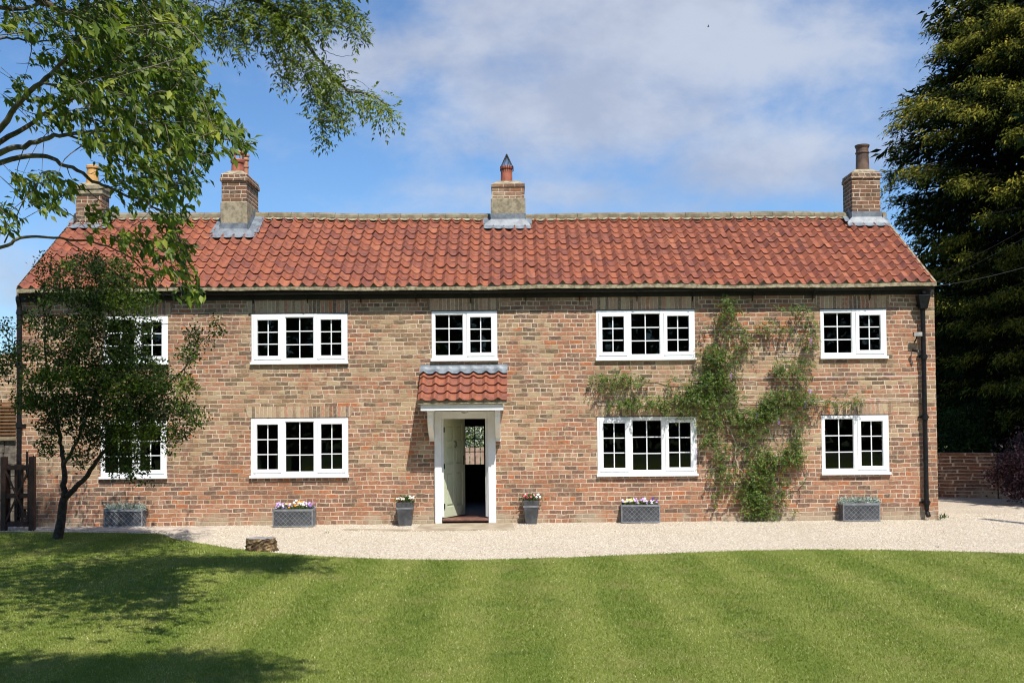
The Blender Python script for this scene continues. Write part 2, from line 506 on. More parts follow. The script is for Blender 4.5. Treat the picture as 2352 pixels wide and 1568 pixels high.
def turf(name, base):
    m, t = newmat(name)
    o = t.obj()
    x, y, z = t.sep(o)
    st = t.sin((x + (t.noise(o, .45, 2) - .5) * .3 - .38) * (2 * math.pi / 1.12))
    stripe = (t.smooth(-.7, .7, st) - .5) * t.smooth(.30, .62, t.noise(t.comb(x * .8, y * .5, 5.0), .9, 4, .6)) * 1.15 + .5
    if base:
        r = t.noise(o, 60.0, 4, .7)
    else:
        r = t.attr('rnd')
    c = t.ramp(r, [(0.0, (.132, .172, .026)), (.45, (.212, .256, .046)), (.80, (.275, .312, .075)), (.94, (.39, .36, .15)), (1.0, (.52, .45, .24))])
    c = t.mix(stripe, t.mix(1.0, c, (.83, .91, .82), 'MULTIPLY'), t.mix(1.0, c, (1.10, 1.06, 1.16), 'MULTIPLY'))
    pt = t.smooth(.50, .68, t.noise(t.comb(x * 1.0, y * .8, 2.0), 1.6, 6, .7))
    c = t.mix(pt * .42, c, (.32, .29, .11))
    p2 = t.smooth(.56, .68, t.noise(t.comb(x, y, 9.0), 2.6, 5, .65))
    c = t.mix(p2 * .4, c, (.08, .145, .022))
    if base:
        c = t.mix(1.0, c, (.80, .80, .78), 'MULTIPLY')
        t.out(t.bsdf(c, .95, t.bump(t.noise(o, 90, 4, .7), 1.0, .02), .1))
    else:
        b = t.bsdf(c, .55, None, .3)
        tr = t.n('ShaderNodeBsdfTranslucent'); t.put(tr.inputs[0], t.mix(1.0, c, (1.3, 1.4, .6), 'MULTIPLY'))
        t.out(t.mixsh(.25, b, S(t, tr.outputs[0])))
    return m


M['turf'] = turf('lawn turf', True)
M['blade'] = turf('grass blades', False)
M['field'] = pm('rough field', (.05, .085, .018), (.11, .14, .035), .4, .95, .5, 20)
M['cherry_leaf'] = leaf_mat('cherry leaf', [(0.0, (.030, .062, .008)), (.40, (.092, .145, .013)), (.75, (.19, .24, .024)), (1.0, (.31, .33, .045))], .42)
M['ash_leaf'] = leaf_mat('ash leaf', [(0.0, (.045, .078, .010)), (.5, (.13, .175, .020)), (1.0, (.26, .29, .04))], .38)
M['dark_leaf'] = leaf_mat('small dark leaf', [(0.0, (.012, .022, .007)), (.55, (.034, .060, .010)), (.85, (.07, .115, .016)), (1.0, (.14, .19, .025))], .25, .6, .12)
M['conifer_leaf'] = leaf_mat('conifer sprays', [(0.0, (.006, .010, .004)), (.42, (.022, .034, .007)), (.68, (.095, .105, .015)), (1.0, (.34, .29, .04))], .15, .8, .05, (1.2, 1.2, .6))
M['wisteria_leaf'] = leaf_mat('climber leaf', [(0.0, (.026, .062, .009)), (.50, (.082, .15, .017)), (.85, (.18, .235, .036)), (1.0, (.36, .29, .12))], .32)
M['purple_leaf'] = leaf_mat('purple bush leaf', [(0.0, (.016, .008, .011)), (.6, (.05, .02, .028)), (.93, (.10, .05, .06)), (1.0, (.40, .33, .33))], .15, .5, .3, (1.2, .8, .8))
M['green_leaf'] = leaf_mat('bedding leaf', [(0.0, (.02, .055, .010)), (.6, (.05, .11, .02)), (1.0, (.10, .18, .04))], .3)
M['silver_leaf'] = leaf_mat('silver leaf', [(0.0, (.18, .24, .19)), (.5, (.34, .42, .36)), (1.0, (.55, .62, .57))], .15, .7, .2, (1, 1, 1))
M['blossom_leaf'] = leaf_mat('blossom shrub leaf', [(0.0, (.06, .12, .02)), (.42, (.16, .26, .05)), (.5, (.62, .60, .50)), (1.0, (.82, .80, .72))], .3, .6, .2, (1, 1, 1))
for nm, a, b in (('purple', (.20, .09, .42), (.34, .20, .58)), ('orange', (.75, .24, .015), (.85, .34, .03)), ('petal_white', (.78, .78, .74), (.84, .84, .82)),
                 ('yellow', (.80, .52, .03), (.85, .60, .06)), ('pink', (.62, .06, .12), (.75, .14, .20)), ('rose', (.80, .62, .52), (.85, .72, .66)),
                 ('lilac', (.42, .26, .62), (.58, .42, .74)), ('violet', (.07, .02, .20), (.14, .05, .30))):
    M[nm] = pm(nm + ' petals', a, b, 40, .6, 0)

# ------------------------------------------------------------------ house
rng = random.Random(11)
NP = np.random.default_rng(5)
PX = 19.6 / 2352                                   # metres per picture pixel on the front wall
XL, XR = at(38, 690, 0).x, at(2150, 900, 0).x
YB = 4.8                                           # rear wall
house = empty('brick_house', (0, 0, 0), 'long two storey brick farmhouse with red pantile roof and white windows', 'house')

YE, YR = -0.24, 2.38
eL, eR = at(38, 664, YE), at(2151, 650, YE)
rL, rR = at(172, 503, YR), at(2035, 500, YR)
RX0, RX1 = eL.x, eR.x


def lerp(a, b, f): return a + (b - a) * f


def E(x): return Vector((x, YE, lerp(eL.z, eR.z, (x - RX0) / (RX1 - RX0)) + .010 * math.sin(x * .9) + .006 * math.sin(x * 2.7)))


def RG(x):
    f = (x - RX0) / (RX1 - RX0)
    return Vector((x, YR, lerp(rL.z, rR.z, f) + .018 * math.sin(f * 9) + .009 * math.sin(f * 31)))


def roof_at(x, y, off=0.0):
    e, r = E(x), RG(x)
    f = (y - YE) / (YR - YE)
    p = e.lerp(r, f)
    n = Vector((0, -(r.z - e.z), r.y - e.y)).normalized()
    return p + n * off


def wave(tt, A):
    c = 0.5 + 0.5 * math.cos(2 * math.pi * (tt - 0.30) + 0.55 * math.sin(2 * math.pi * (tt - 0.30)))
    return A * (c ** 1.25)


def tiles(mb, x0, x1, ncol, Ef, Rf, nrow, A, lift=0.023, lip=0.011, jit=0.006, seg=10):
    w = (x1 - x0) / ncol
    for i in range(nrow):
        for j in range(ncol):
            mb.ca = min(1, max(0, rng.gauss(.5, .27)))
            j1, j2, j3 = (rng.uniform(-jit, jit) for _ in range(3))
            vs = []
            for r, fs_, ln in ((0, i - 0.0, lift), (1, i + 0.5, lift * .5), (2, i + 1.06, -.002)):
                for k in range(seg + 1):
                    tt = k / seg
                    x = x0 + (j + tt) * w
                    xc = min(max(x, x0), x1)
                    e, g = Ef(xc), Rf(xc)
                    sl_ = (g - e)
                    f = (fs_ + (j1 * 3 if r == 0 else 0)) / nrow
                    n = Vector((0, -sl_.z, sl_.y)).normalized()
                    vs.append(e + sl_ * min(f, 1.0) + n * (wave(tt, A) + ln + j2 + (tt - .5) * j3))
            m_ = seg + 1
            n = Vector((0, -sl_.z, sl_.y)).normalized()
            vs += [v - n * lip + Vector((0, .004, 0)) for v in vs[:m_]]
            fs = []
            for r in range(2):
                for k in range(seg):
                    a = r * m_ + k
                    fs.append((a, a + 1, a + 1 + m_, a + m_))
            for k in range(seg):
                fs.append((3 * m_ + k, 3 * m_ + k + 1, k + 1, k))
            mb.add(vs, fs)
    return mb


mb = MB()
NC = round((RX1 - RX0) / 0.225)
tiles(mb, RX0, RX1, NC, E, RG, 12, .076, lift=.017, jit=.008)
roof = mb.build('roof', M['tile'], house, smooth=False, fixn=False)
roof.data.shade_smooth()
es = roof.modifiers.new('edges', 'EDGE_SPLIT'); es.split_angle = R(50)
# deck below the tiles, rear slope, verges
mb = MB()
yb2 = 2 * YR - YE
for a, b in ((RX0 + .03, RX1 - .03),):
    e0, e1, g0, g1 = E(a), E(b), RG(a), RG(b)
    dn = Vector((0, 0, -.035))
    mb.quad(e0 + dn, e1 + dn, g1 + dn, g0 + dn)
    b0, b1 = Vector((a, yb2, e0.z)), Vector((b, yb2, e1.z))
    mb.quad(g0 + dn, g1 + dn, b1, b0)
mb.build('roof_deck', M['black_wood'], roof)
for x, sg in ((RX0, 1), (RX1, -1)):                # mortared verge
    mb = MB()
    e, g = E(x), RG(x)
    n = Vector((0, -(g.z - e.z), g.y - e.y)).normalized()
    lo, hi = -n * .07, n * .015
    q = [e + lo, e + hi, g + hi, g + lo]
    mb.hexa([p + Vector((sg * -.004, 0, 0)) for p in q], [p + Vector((sg * .035, 0, 0)) for p in q])
    mb.build('verge', M['mortar'], roof)
mb = MB()                                          # scalloped mortar bed under the eave tiles
npt = NC * 10
vs, fs = [], []
for k in range(npt + 1):
    x = lerp(RX0, RX1, k / npt)
    e = E(x)
    tt = (k % 10) / 10
    top = wave(tt, .076) + .006
    vs += [e + Vector((0, -.002, top)), e + Vector((0, -.012, -.062 + rng.uniform(-.004, .004))), e + Vector((0, .12, -.06))]
for k in range(npt):
    a = k * 3
    fs += [(a, a + 3, a + 4, a + 1), (a + 1, a + 4, a + 5, a + 2)]
mb.add(vs, fs)
mb.build('mortar_bed', M['mortar'], roof)
mb = MB()                                          # ridge stones with a bedding line
xs = [RX0]
while xs[-1] < RX1 - .5: xs.append(xs[-1] + rng.uniform(.42, .5))
xs[-1] = RX1
for a, b in zip(xs, xs[1:]):
    lf = rng.uniform(-.006, .006)
    vs, fs = [], []
    for x in (a + .004, b - .004):
        g = RG(x)
        for k in range(8):
            an = math.pi * (k / 7)
            vs.append((x, g.y - .155 * math.cos(an), g.z - .01 + .125 * math.sin(an) ** .8 + lf))
    for k in range(7): fs.append((k, k + 1, k + 9, k + 8))
    fs += [tuple(range(8)), tuple(range(8, 16))]
    mb.add(vs, fs)
mb.build('ridge', M['ridge'], roof)
mb = MB()
g0, g1 = RG(RX0 + .02), RG(RX1 - .02)
for sg in (-1,):
    vs, fs = [], []
    n_ = 300
    for k in range(n_ + 1):
        x = lerp(g0.x, g1.x, k / n_)
        p = roof_at(x, YR - .15, 0)
        hw = wave(((x - RX0) / ((RX1 - RX0) / NC)) % 1, .062)
        vs += [(x, YR - .14, p.z + .10), (x, YR - .185, p.z + .035 + hw * .55)]
    for k in range(n_): fs.append((2 * k, 2 * k + 2, 2 * k + 3, 2 * k + 1))
    mb.add(vs, fs)
mb.build('ridge_mortar', M['mortar'], roof)

# ---- windows: (u0, v0, u1, v1, lights) in picture pixels on the front wall, the sill included
WIN = [(237, 725, 386, 839, 2), (577, 719.5, 798.5, 837.5, 3), (991, 713.5, 1142.5, 830.5, 2), (1369, 711, 1596.5, 828.5, 3), (1884, 709, 2036.5, 825, 2),
       (231, 965, 383, 1100, 2), (576, 959.5, 800, 1097.5, 3), (1372, 956, 1600.5, 1094, 3), (1887, 952.5, 2042, 1090.5, 2)]
RECT = []
for (u0, v0, u1, v1, n) in WIN:
    c = at((u0 + u1) / 2, (v0 + v1) / 2, 0)
    w, h = (u1 - u0) * PX, (v1 - v0 - 1.5) * PX
    RECT.append((c.x - w / 2, c.x + w / 2, c.z - h / 2, c.z + h / 2, n))
DX0, DX1 = at(1015, 1100, 0).x, at(1122, 1100, 0).x
DZ0, DZ1 = 0.0, at(1068, 961, 0).z
WT = (E(0).z + .10)
holes = [(a, b, c, d) for a, b, c, d, n in RECT] + [(DX0, DX1, -.1, DZ1)]
# rear door hole
RDX0, RDX1, RDZ1 = -1.42, -.42, 2.0


def wall_with_holes(mb, x0, x1, z0, z1, hs, y, yin, flip=False):
    xs = sorted({x0, x1} | {q for h in hs for q in h[:2]})
    zs = sorted({z0, z1} | {min(max(q, z0), z1) for h in hs for q in h[2:]})
    for a, b in zip(xs, xs[1:]):
        for c, d in zip(zs, zs[1:]):
            mx_, mz_ = (a + b) / 2, (c + d) / 2
            if any(h[0] < mx_ < h[1] and h[2] < mz_ < h[3] for h in hs): continue
            mb.quad((a, y, c), (b, y, c), (b, y, d), (a, y, d))
            mb.quad((a, yin, c), (a, yin, d), (b, yin, d), (b, yin, c))
    for a, b, c, d in hs:
        c = max(c, z0)
        mb.quad((a, y, c), (a, yin, c), (a, yin, d), (a, y, d)); mb.quad((b, y, c), (b, y, d), (b, yin, d), (b, yin, c))
        mb.quad((a, y, d), (a, yin, d), (b, yin, d), (b, y, d)); mb.quad((a, y, c), (b, y, c), (b, yin, c), (a, yin, c))
    return mb


mb = MB()
wall_with_holes(mb, XL, XR, -.15, WT, holes, 0.0, .3)
wall_with_holes(mb, XL, XR, -.15, WT, [(RDX0, RDX1, -.1, RDZ1)], YB, YB - .3)
for x in (XL, XR):                                  # gable ends
    g = RG(min(max(x, RX0), RX1))
    mb.add([(x, 0, -.15), (x, YB, -.15), (x, YB, WT), (x, YR, g.z - .06), (x, 0, WT)], [(0, 1, 2, 3, 4)])
mb.build('wall', M['brick'], house, fixn=False)

mb = MB()                                           # rooms
mb.box(XL + .01, XR - .01, .31, YB - .31, .02, .05)
hx0, hx1 = DX0 - .35, DX1 + .55
for x in (hx0, hx1, -5.2, 3.9):
    mb.box(x - .05, x + .05, .302, YB - .302, .05, 2.33)
    mb.box(x - .05, x + .05, .302, YB - .302, 2.52, 4.25)
mb.box(XL + .01, XR - .01, 2.6, 2.7, 2.53, 4.25)
mb.box(XL + .01, hx0 - .06, 3.6, 3.7, .05, 2.33)
mb.box(hx1 + .06, XR - .01, 3.6, 3.7, .05, 2.33)
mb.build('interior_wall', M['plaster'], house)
mb = MB()
mb.box(XL + .01, XR - .01, .303, YB - .303, 2.34, 2.50)
mb.box(XL + .01, XR - .01, .303, YB - .303, 4.26, 4.33)
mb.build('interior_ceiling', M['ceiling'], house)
mb = MB()
mb.box(hx0 + .06, hx1 - .06, .20, YB - .31, .052, .085)
mb.build('hall_floor', M['floorboard'], house)


def window(x0, x1, z0, z1, n):
    sh = .048                                       # sill height
    W_, fw = x1 - x0, .066
    zb = z0 + sh
    y0, y1 = -.004, .075
    mb = MB()
    mul = .085
    if n == 3:
        wo = (W_ - 2 * fw - 2 * mul) * .325
        cells = [(x0 + fw, x0 + fw + wo, True), (x0 + fw + wo + mul, x1 - fw - wo - mul, False), (x1 - fw - wo, x1 - fw, True)]
    else:
        wl = (W_ - 2 * fw - mul) * .515
        cells = [(x0 + fw, x0 + fw + wl, False), (x0 + fw + wl + mul, x1 - fw, True)]
    mb.box(x0 + .002, x0 + fw, y0, y1, zb, z1 - .002); mb.box(x1 - fw, x1 - .002, y0, y1, zb, z1 - .002)
    for k in range(len(cells) - 1): mb.box(cells[k][1], cells[k + 1][0], y0, y1, zb, z1 - .002)
    for a, b, _ in cells:
        mb.box(a + .0005, b - .0005, y0 + .0005, y1, z1 - fw, z1 - .0025); mb.box(a + .0005, b - .0005, y0 + .0005, y1, zb, zb + fw)
    w = mb.build('window', M['white'], house, bevel=.006)
    s = MB().box(x0 - .018, x1 + .018, -.058, -.002, z0, z0 + sh).build('sill', M['white'], w, bevel=.006)
    MB().box(x0 + .004, x1 - .004, .0, .08, z0 + .002, z0 + sh - .001).build('sill_base', M['white'], s)
    for a, b, open_ in cells:
        lo, hi = zb + fw, z1 - fw
        if open_:
            e, st = .016, .052                      # casement overlaps the frame
            A, B, L, H = a - e, b + e, lo - e, hi + e
            mb = MB()
            mb.box(A, A + e + st, y0 - .014, .05, L, H); mb.box(B - e - st, B, y0 - .014, .05, L, H)
            mb.box(A + e + st, B - e - st, y0 - .0135, .05, L + .0005, L + e + st); mb.box(A + e + st, B - e - st, y0 - .0135, .05, H - e - st, H - .0005)
            mb.build('casement', M['white'], w, bevel=.006)
            ga, gb, gl_, gh = a + st, b - st, lo + st, hi - st
        else:
            ga, gb, gl_, gh = a + .008, b - .008, lo + .008, hi - .008
            mb = MB()
            mb.box(a + .0006, ga, .012, .05, lo + .001, hi - .001); mb.box(gb, b - .0006, .012, .05, lo + .001, hi - .001)
            mb.box(ga, gb, .0125, .05, lo + .001, gl_); mb.box(ga, gb, .0125, .05, gh, hi - .001)
            mb.build('glazing_bead', M['white'], w)
        MB().quad((ga, .040, gl_), (gb, .040, gl_), (gb, .040, gh), (ga, .040, gh)).build('pane', M['glass'], w)
        mb = MB()
        bw = .0095
        mx_ = (ga + gb) / 2
        mb.box(mx_ - bw, mx_ + bw, .0285, .0365, gl_, gh)
        for fz in (1 / 3, 2 / 3):
            zc = gl_ + (gh - gl_) * fz
            mb.box(ga, mx_ - bw, .029, .036, zc - bw, zc + bw); mb.box(mx_ + bw, gb, .029, .036, zc - bw, zc + bw)
        mb.build('glazing_bar', M['white'], w)
    return w


for k, (a, b, c, d, n) in enumerate(RECT):
    window(a, b, c, d, n)
    hh = .255 if k < 5 else .225                    # soldier arch of upright bricks
    top = d + hh
    ov = .05
    MB().prism([(a - ov, d + .018), (b + ov, d + .018), (b + ov + .05, top), (a - ov - .05, top)], 'y', -.004, .05).build('brick_arch', M['soldier'], house)
    MB().box(a - .01, b + .01, -.006, .03, d + .001, d + .017).build('dark_gap_strip', M['stone'], house)  # dark strip added to draw the gap line above the frame

# ---- gutter, brackets, downpipes
gz = lambda x: E(x).z - .118
mb = MB()
vs, fs = [], []
GY, GRAD = -.155, .058
for x in (RX0 + .02, RX1 - .02):
    for k in range(9):
        an = math.pi + math.pi * k / 8
        vs.append((x, GY + GRAD * math.cos(an), gz(x) + .05 + GRAD * math.sin(an)))
    for k in range(9):
        an = 2 * math.pi - math.pi * k / 8
        vs.append((x, GY + (GRAD - .006) * math.cos(an), gz(x) + .05 + (GRAD - .006) * math.sin(an)))
for k in range(18): fs.append((k, (k + 1) % 18, (k + 1) % 18 + 18, k + 18))
fs += [tuple(range(18)), tuple(range(18, 36))]
mb.add(vs, fs)
gut = mb.build('gutter', M['iron'], house)
br0 = None
for k, u in enumerate([80, 200, 325, 453, 580, 705, 828, 955, 1081, 1208, 1332, 1464, 1592, 1730, 1868, 2000]):
    x = at(u, 690, -.08).x
    z = gz(x)
    mb = MB()
    mb.tube([(x, -.012, z - .17), (x, -.012, z + .02)], .008, 5)
    mb.tube([(x, -.005, z - .08), (x, -.075, z - .055), (x, GY, z - .016)], .008, 5)
    mb.box(x - .018, x + .018, GY - .066, GY + .066, z - .014, z - .006)
    mb.tube([(x, -.005, z - .13), (x, -.07, z - .14), (x, -.075, z - .05)], .006, 5)
    mb.build('bracket', M['iron'], gut)
MB().box(XL + .01, XR - .01, -.03, -.001, E(0).z - .20, E(0).z - .07).build('eaves_strip', M['black_wood'], house)  # near-black strip along the wall top behind the gutter


def downpipe(u, vtop, vbot, hop):
    p, q = at(u, vtop, -.09), ground_at(u + 2, vbot)
    x, zt = p.x, p.z
    zb = .12
    mb = MB()
    mb.tube([(x, GY, gz(x) - .01), (x, GY, gz(x) - .06), (x, -.09, gz(x) - .2), (x, -.09, zb + .08), (x, -.12, zb + .02), (x, -.17, zb - .04)], .044, 12)
    d_ = mb.build('downpipe', M['iron'], house, smooth=False)
    for z in (gz(x) - .30, 1.95, 3.1, .33):
        m2 = MB().tube([(x, -.09, z - .045), (x, -.09, z + .045)], .058, 12)
        m2.box(x - .10, x + .10, -.035, -.003, z - .018, z + .018)
        m2.build('clip', M['iron'], d_)
    if hop:
        m2 = MB().hexa([(x - .07, -.16, zt - .16), (x + .07, -.16, zt - .16), (x + .07, -.03, zt - .16), (x - .07, -.03, zt - .16)],
                       [(x - .12, -.2, zt + .1), (x + .12, -.2, zt + .1), (x + .12, -.03, zt + .1), (x - .12, -.03, zt + .1)])
        m2.build('hopper', M['iron'], d_, bevel=.008)
    return d_


downpipe(2119, 690, 1190, True)
downpipe(45, 700, 1190, False)

# ---- front door: casing, porch canopy, open leaf
cx0, cx1 = at(1000, 1100, 0).x, at(1139, 1100, 0).x
hz1 = at(1068, 944, 0).z
mb = MB()
mb.box(cx0, DX0 + .001, -.06, .12, .0, hz1); mb.box(DX1 - .001, cx1, -.06, .12, .0, hz1)
mb.box(DX0 + .0015, DX1 - .0015, -.0585, .12, DZ1 - .004, hz1)
mb.box(cx0 - .012, cx0 - .0005, -.05, -.002, .02, hz1)
frame_ = mb.build('door_frame', M['white_paint'], house, bevel=.006)
mb = MB()
fx0, fx1 = at(1019, 1100, 0).x, at(1118.5, 1100, 0).x
mb.box(DX0 + .002, fx0, .0, .11, .12, DZ1 - .005); mb.box(fx1, DX1 - .002, .0, .11, .12, DZ1 - .005)
mb.box(fx1 - .028, fx1 - .0005, .05, .10, .12, DZ1 - .006)
mb.build('door_stop', M['white_paint'], frame_, bevel=.004)
MB().box(DX0 + .004, DX1 - .004, -.085, .19, .05, .098).build('threshold', M['sill_wood'], house, bevel=.012)
# leaf, hinged on the left and swung into the hall
ang = R(27.5)
hp = Vector((fx0 + .006, .07, .105))
du_, dn_ = Vector((math.sin(ang), math.cos(ang), 0)), Vector((math.cos(ang), -math.sin(ang), 0))
DW, DH, DT = .80, DZ1 - .115, .044


def dp(a, z, o): return hp + du_ * a + Vector((0, 0, z)) + dn_ * o


mb = MB()


def dbox(a0, a1, z0, z1, o0, o1):
    mb.hexa([dp(a0, z0, o0), dp(a1, z0, o0), dp(a1, z0, o1), dp(a0, z0, o1)], [dp(a0, z1, o0), dp(a1, z1, o0), dp(a1, z1, o1), dp(a0, z1, o1)])


dbox(0, DW, 0, DH, -DT, -.020)
stl = .105
for a0, a1 in ((0, stl), (DW / 2 - .05, DW / 2 + .05), (DW - stl, DW)): dbox(a0, a1, 0, DH, -.0201, 0)
for z0, z1 in ((0, .20), (.86, 1.02), (DH - .52, DH - .42), (DH - .115, DH)):
    for a0, a1 in ((stl, DW / 2 - .05), (DW / 2 + .05, DW - stl)): dbox(a0, a1, z0, z1, -.0201, -.0004)
for z0, z1 in ((.24, .82), (1.06, DH - .56), (DH - .38, DH - .155)):
    for a0, a1 in ((stl + .03, DW / 2 - .08), (DW / 2 + .08, DW - stl - .03)): dbox(a0, a1, z0, z1, -.0202, -.006)
door = mb.build('door', M['sage'], house, bevel=.004)
mb = MB(); dbox(DW - .075, DW - .045, .98, 1.16, 0, .008); mb.tube([dp(DW - .06, 1.10, 0), dp(DW - .06, 1.10, .05), dp(DW - .16, 1.10, .055)], .009, 6)
mb.build('handle', M['brass'], door)
mb = MB(); mb.tube([dp(DW / 2, 1.45, 0), dp(DW / 2, 1.45, .03), dp(DW / 2, 1.37, .045), dp(DW / 2, 1.33, .01)], .014, 6)
mb.build('knocker', M['brass'], door)
for z in (.22, .98, DH - .2):
    mb = MB(); mb.tube([dp(.0, z - .05, .006), dp(.0, z + .05, .006)], .013, 6)
    mb.build('hinge', M['iron'], door)
# rear door with a glazed upper half
rd = MB()
gx0, gx1 = at(1069, 1022, YB - .2).x, at(1111.5, 1022, YB - .2).x
gz0, gz1 = at(1090, 1066, YB - .2).z, at(1090, 979, YB - .2).z
ya, yb_ = YB - .22, YB - .17
rd.box(RDX0, gx0, ya, yb_, .05, RDZ1); rd.box(gx1, RDX1, ya, yb_, .05, RDZ1)
rd.box(gx0, gx1, ya, yb_, .05, gz0); rd.box(gx0, gx1, ya, yb_, gz1, RDZ1)
back_door = rd.build('back_door', M['black_wood'], house)
mb = MB()
xm = (gx0 + gx1) / 2
mb.box(xm - .009, xm + .009, ya + .01, yb_ - .01, gz0, gz1)
for f in (1 / 3, 2 / 3):
    z = lerp(gz0, gz1, f)
    mb.box(gx0, xm - .009, ya + .011, yb_ - .011, z - .009, z + .009); mb.box(xm + .009, gx1, ya + .011, yb_ - .011, z - .009, z + .009)
mb.build('glazing_bar', M['black_wood'], back_door)
# canopy
PY = -.74
pe0, pe1 = at(958, 923, PY), at(1163, 917.5, PY)
pr0, pr1 = at(967, 857, -.08), at(1166, 855, -.08)
px0, px1 = (pe0.x + pr0.x) / 2, (pe1.x + pr1.x) / 2
pez, prz = (pe0.z + pe1.z) / 2, (pr0.z + pr1.z) / 2
PE = lambda x: Vector((x, PY, pez - .015 + (x - px0) * .004))
PRG = lambda x: Vector((x, -.02, prz + .03 + (x - px0) * .002))
mb = MB()
tiles(mb, px0, px1, 7, PE, PRG, 4, .058, .03, .018, .004, 12)
can = mb.build('porch_canopy', M['tile'], house, fixn=False); can.data.shade_smooth()
es = can.modifiers.new('edges', 'EDGE_SPLIT'); es.split_angle = R(50)
sl_ = PRG(0) - PE(0)
pn = Vector((0, -sl_.z, sl_.y)).normalized()
mb = MB()                                           # boarded underside and cheeks
for dz_ in (-.02,):
    q = [PE(px0 + .02) + pn * dz_ + Vector((0, .03, 0)), PE(px1 - .02) + pn * dz_ + Vector((0, .03, 0)), PRG(px1 - .02) + pn * dz_ , PRG(px0 + .02) + pn * dz_]
    mb.hexa([p - pn * .04 for p in q], q)
mb.build('canopy_deck', M['white_paint'], can)
mb = MB()
vs, fs = [], []
for k in range(71):
    x = lerp(px0, px1, k / 70); e = PE(x)
    vs += [e + Vector((0, .012, wave((k % 10) / 10, .058) + .006)), e + Vector((0, .004, -.042)), e + Vector((0, .1, -.045))]
for k in range(70): fs += [(3 * k, 3 * k + 3, 3 * k + 4, 3 * k + 1), (3 * k + 1, 3 * k + 4, 3 * k + 5, 3 * k + 2)]
mb.add(vs, fs).build('mortar_bed', M['mortar'], can)
mb = MB()                                           # lead apron dressed over the top tiles
vs, fs = [], []
for k in range(71):
    x = lerp(px0 - .01, px1 + .01, k / 70)
    hw = wave((k % 10) / 10, .058)
    vs += [(x, -.012, prz + .165), (x, -.022, prz + .09), PRG(x) - sl_ * .05 + pn * (.055 + hw * .6), PRG(x) - sl_ * .15 + pn * (.055 + hw)]
for k in range(70):
    for r in range(3): fs.append((4 * k + r, 4 * k + 4 + r, 4 * k + 5 + r, 4 * k + 1 + r))
mb.add(vs, fs).build('lead_flashing', M['lead'], can, smooth=True)
fz1, fz0 = at(1060, 928, PY + .06).z, at(1060, 942.5, PY + .06).z
fa, fb = at(966, 935, PY + .06).x, at(1156, 935, PY + .06).x
mb = MB(); mb.box(fa, fb, PY + .055, PY + .085, fz0, fz1)
mb.box(fa, fa + .03, PY + .086, -.003, fz0 + .001, fz1 - .001); mb.box(fb - .03, fb, PY + .086, -.003, fz0 + .001, fz1 - .001)
mb.build('fascia', M['white_paint'], can, bevel=.004)
MB().box(fa + .032, fb - .032, PY + .088, -.062, fz0 + .02, fz0 + .04).build('soffit', M['white_paint'], can)
for (ua, ub) in ((987, 999), (1138.5, 1150)):
    xa, xb = at(ua, 1013, 0).x, at(ub, 1013, 0).x
    zb = at(ua, 1013, 0).z
    zt = fz0 + .018
    poly = [(-.004, zb), (-.085, zb), (-.085, zb + .06)]
    for k in range(9):
        an = k / 8 * math.pi / 2
        poly.append((-.085 - (.46) * math.sin(an) ** 1.6, zb + .06 + (zt - zb - .12) * (1 - math.cos(an))))
    poly += [(PY + .10, zt - .06), (PY + .10, zt), (-.004, zt)]
    MB().prism(poly, 'x', xa, xb).build('bracket', M['white_paint'], can, bevel=.004)
lp = at(1067, 941, -.40)
MB().lathe((lp.x, -.40, fz0 - .055), [(.005, 0), (.055, .012), (.072, .045), (.075, .075)], 16).build('ceiling_light', M['lens'], can, smooth=True)

# ---- chimneys
WTILE = (RX1 - RX0) / NC


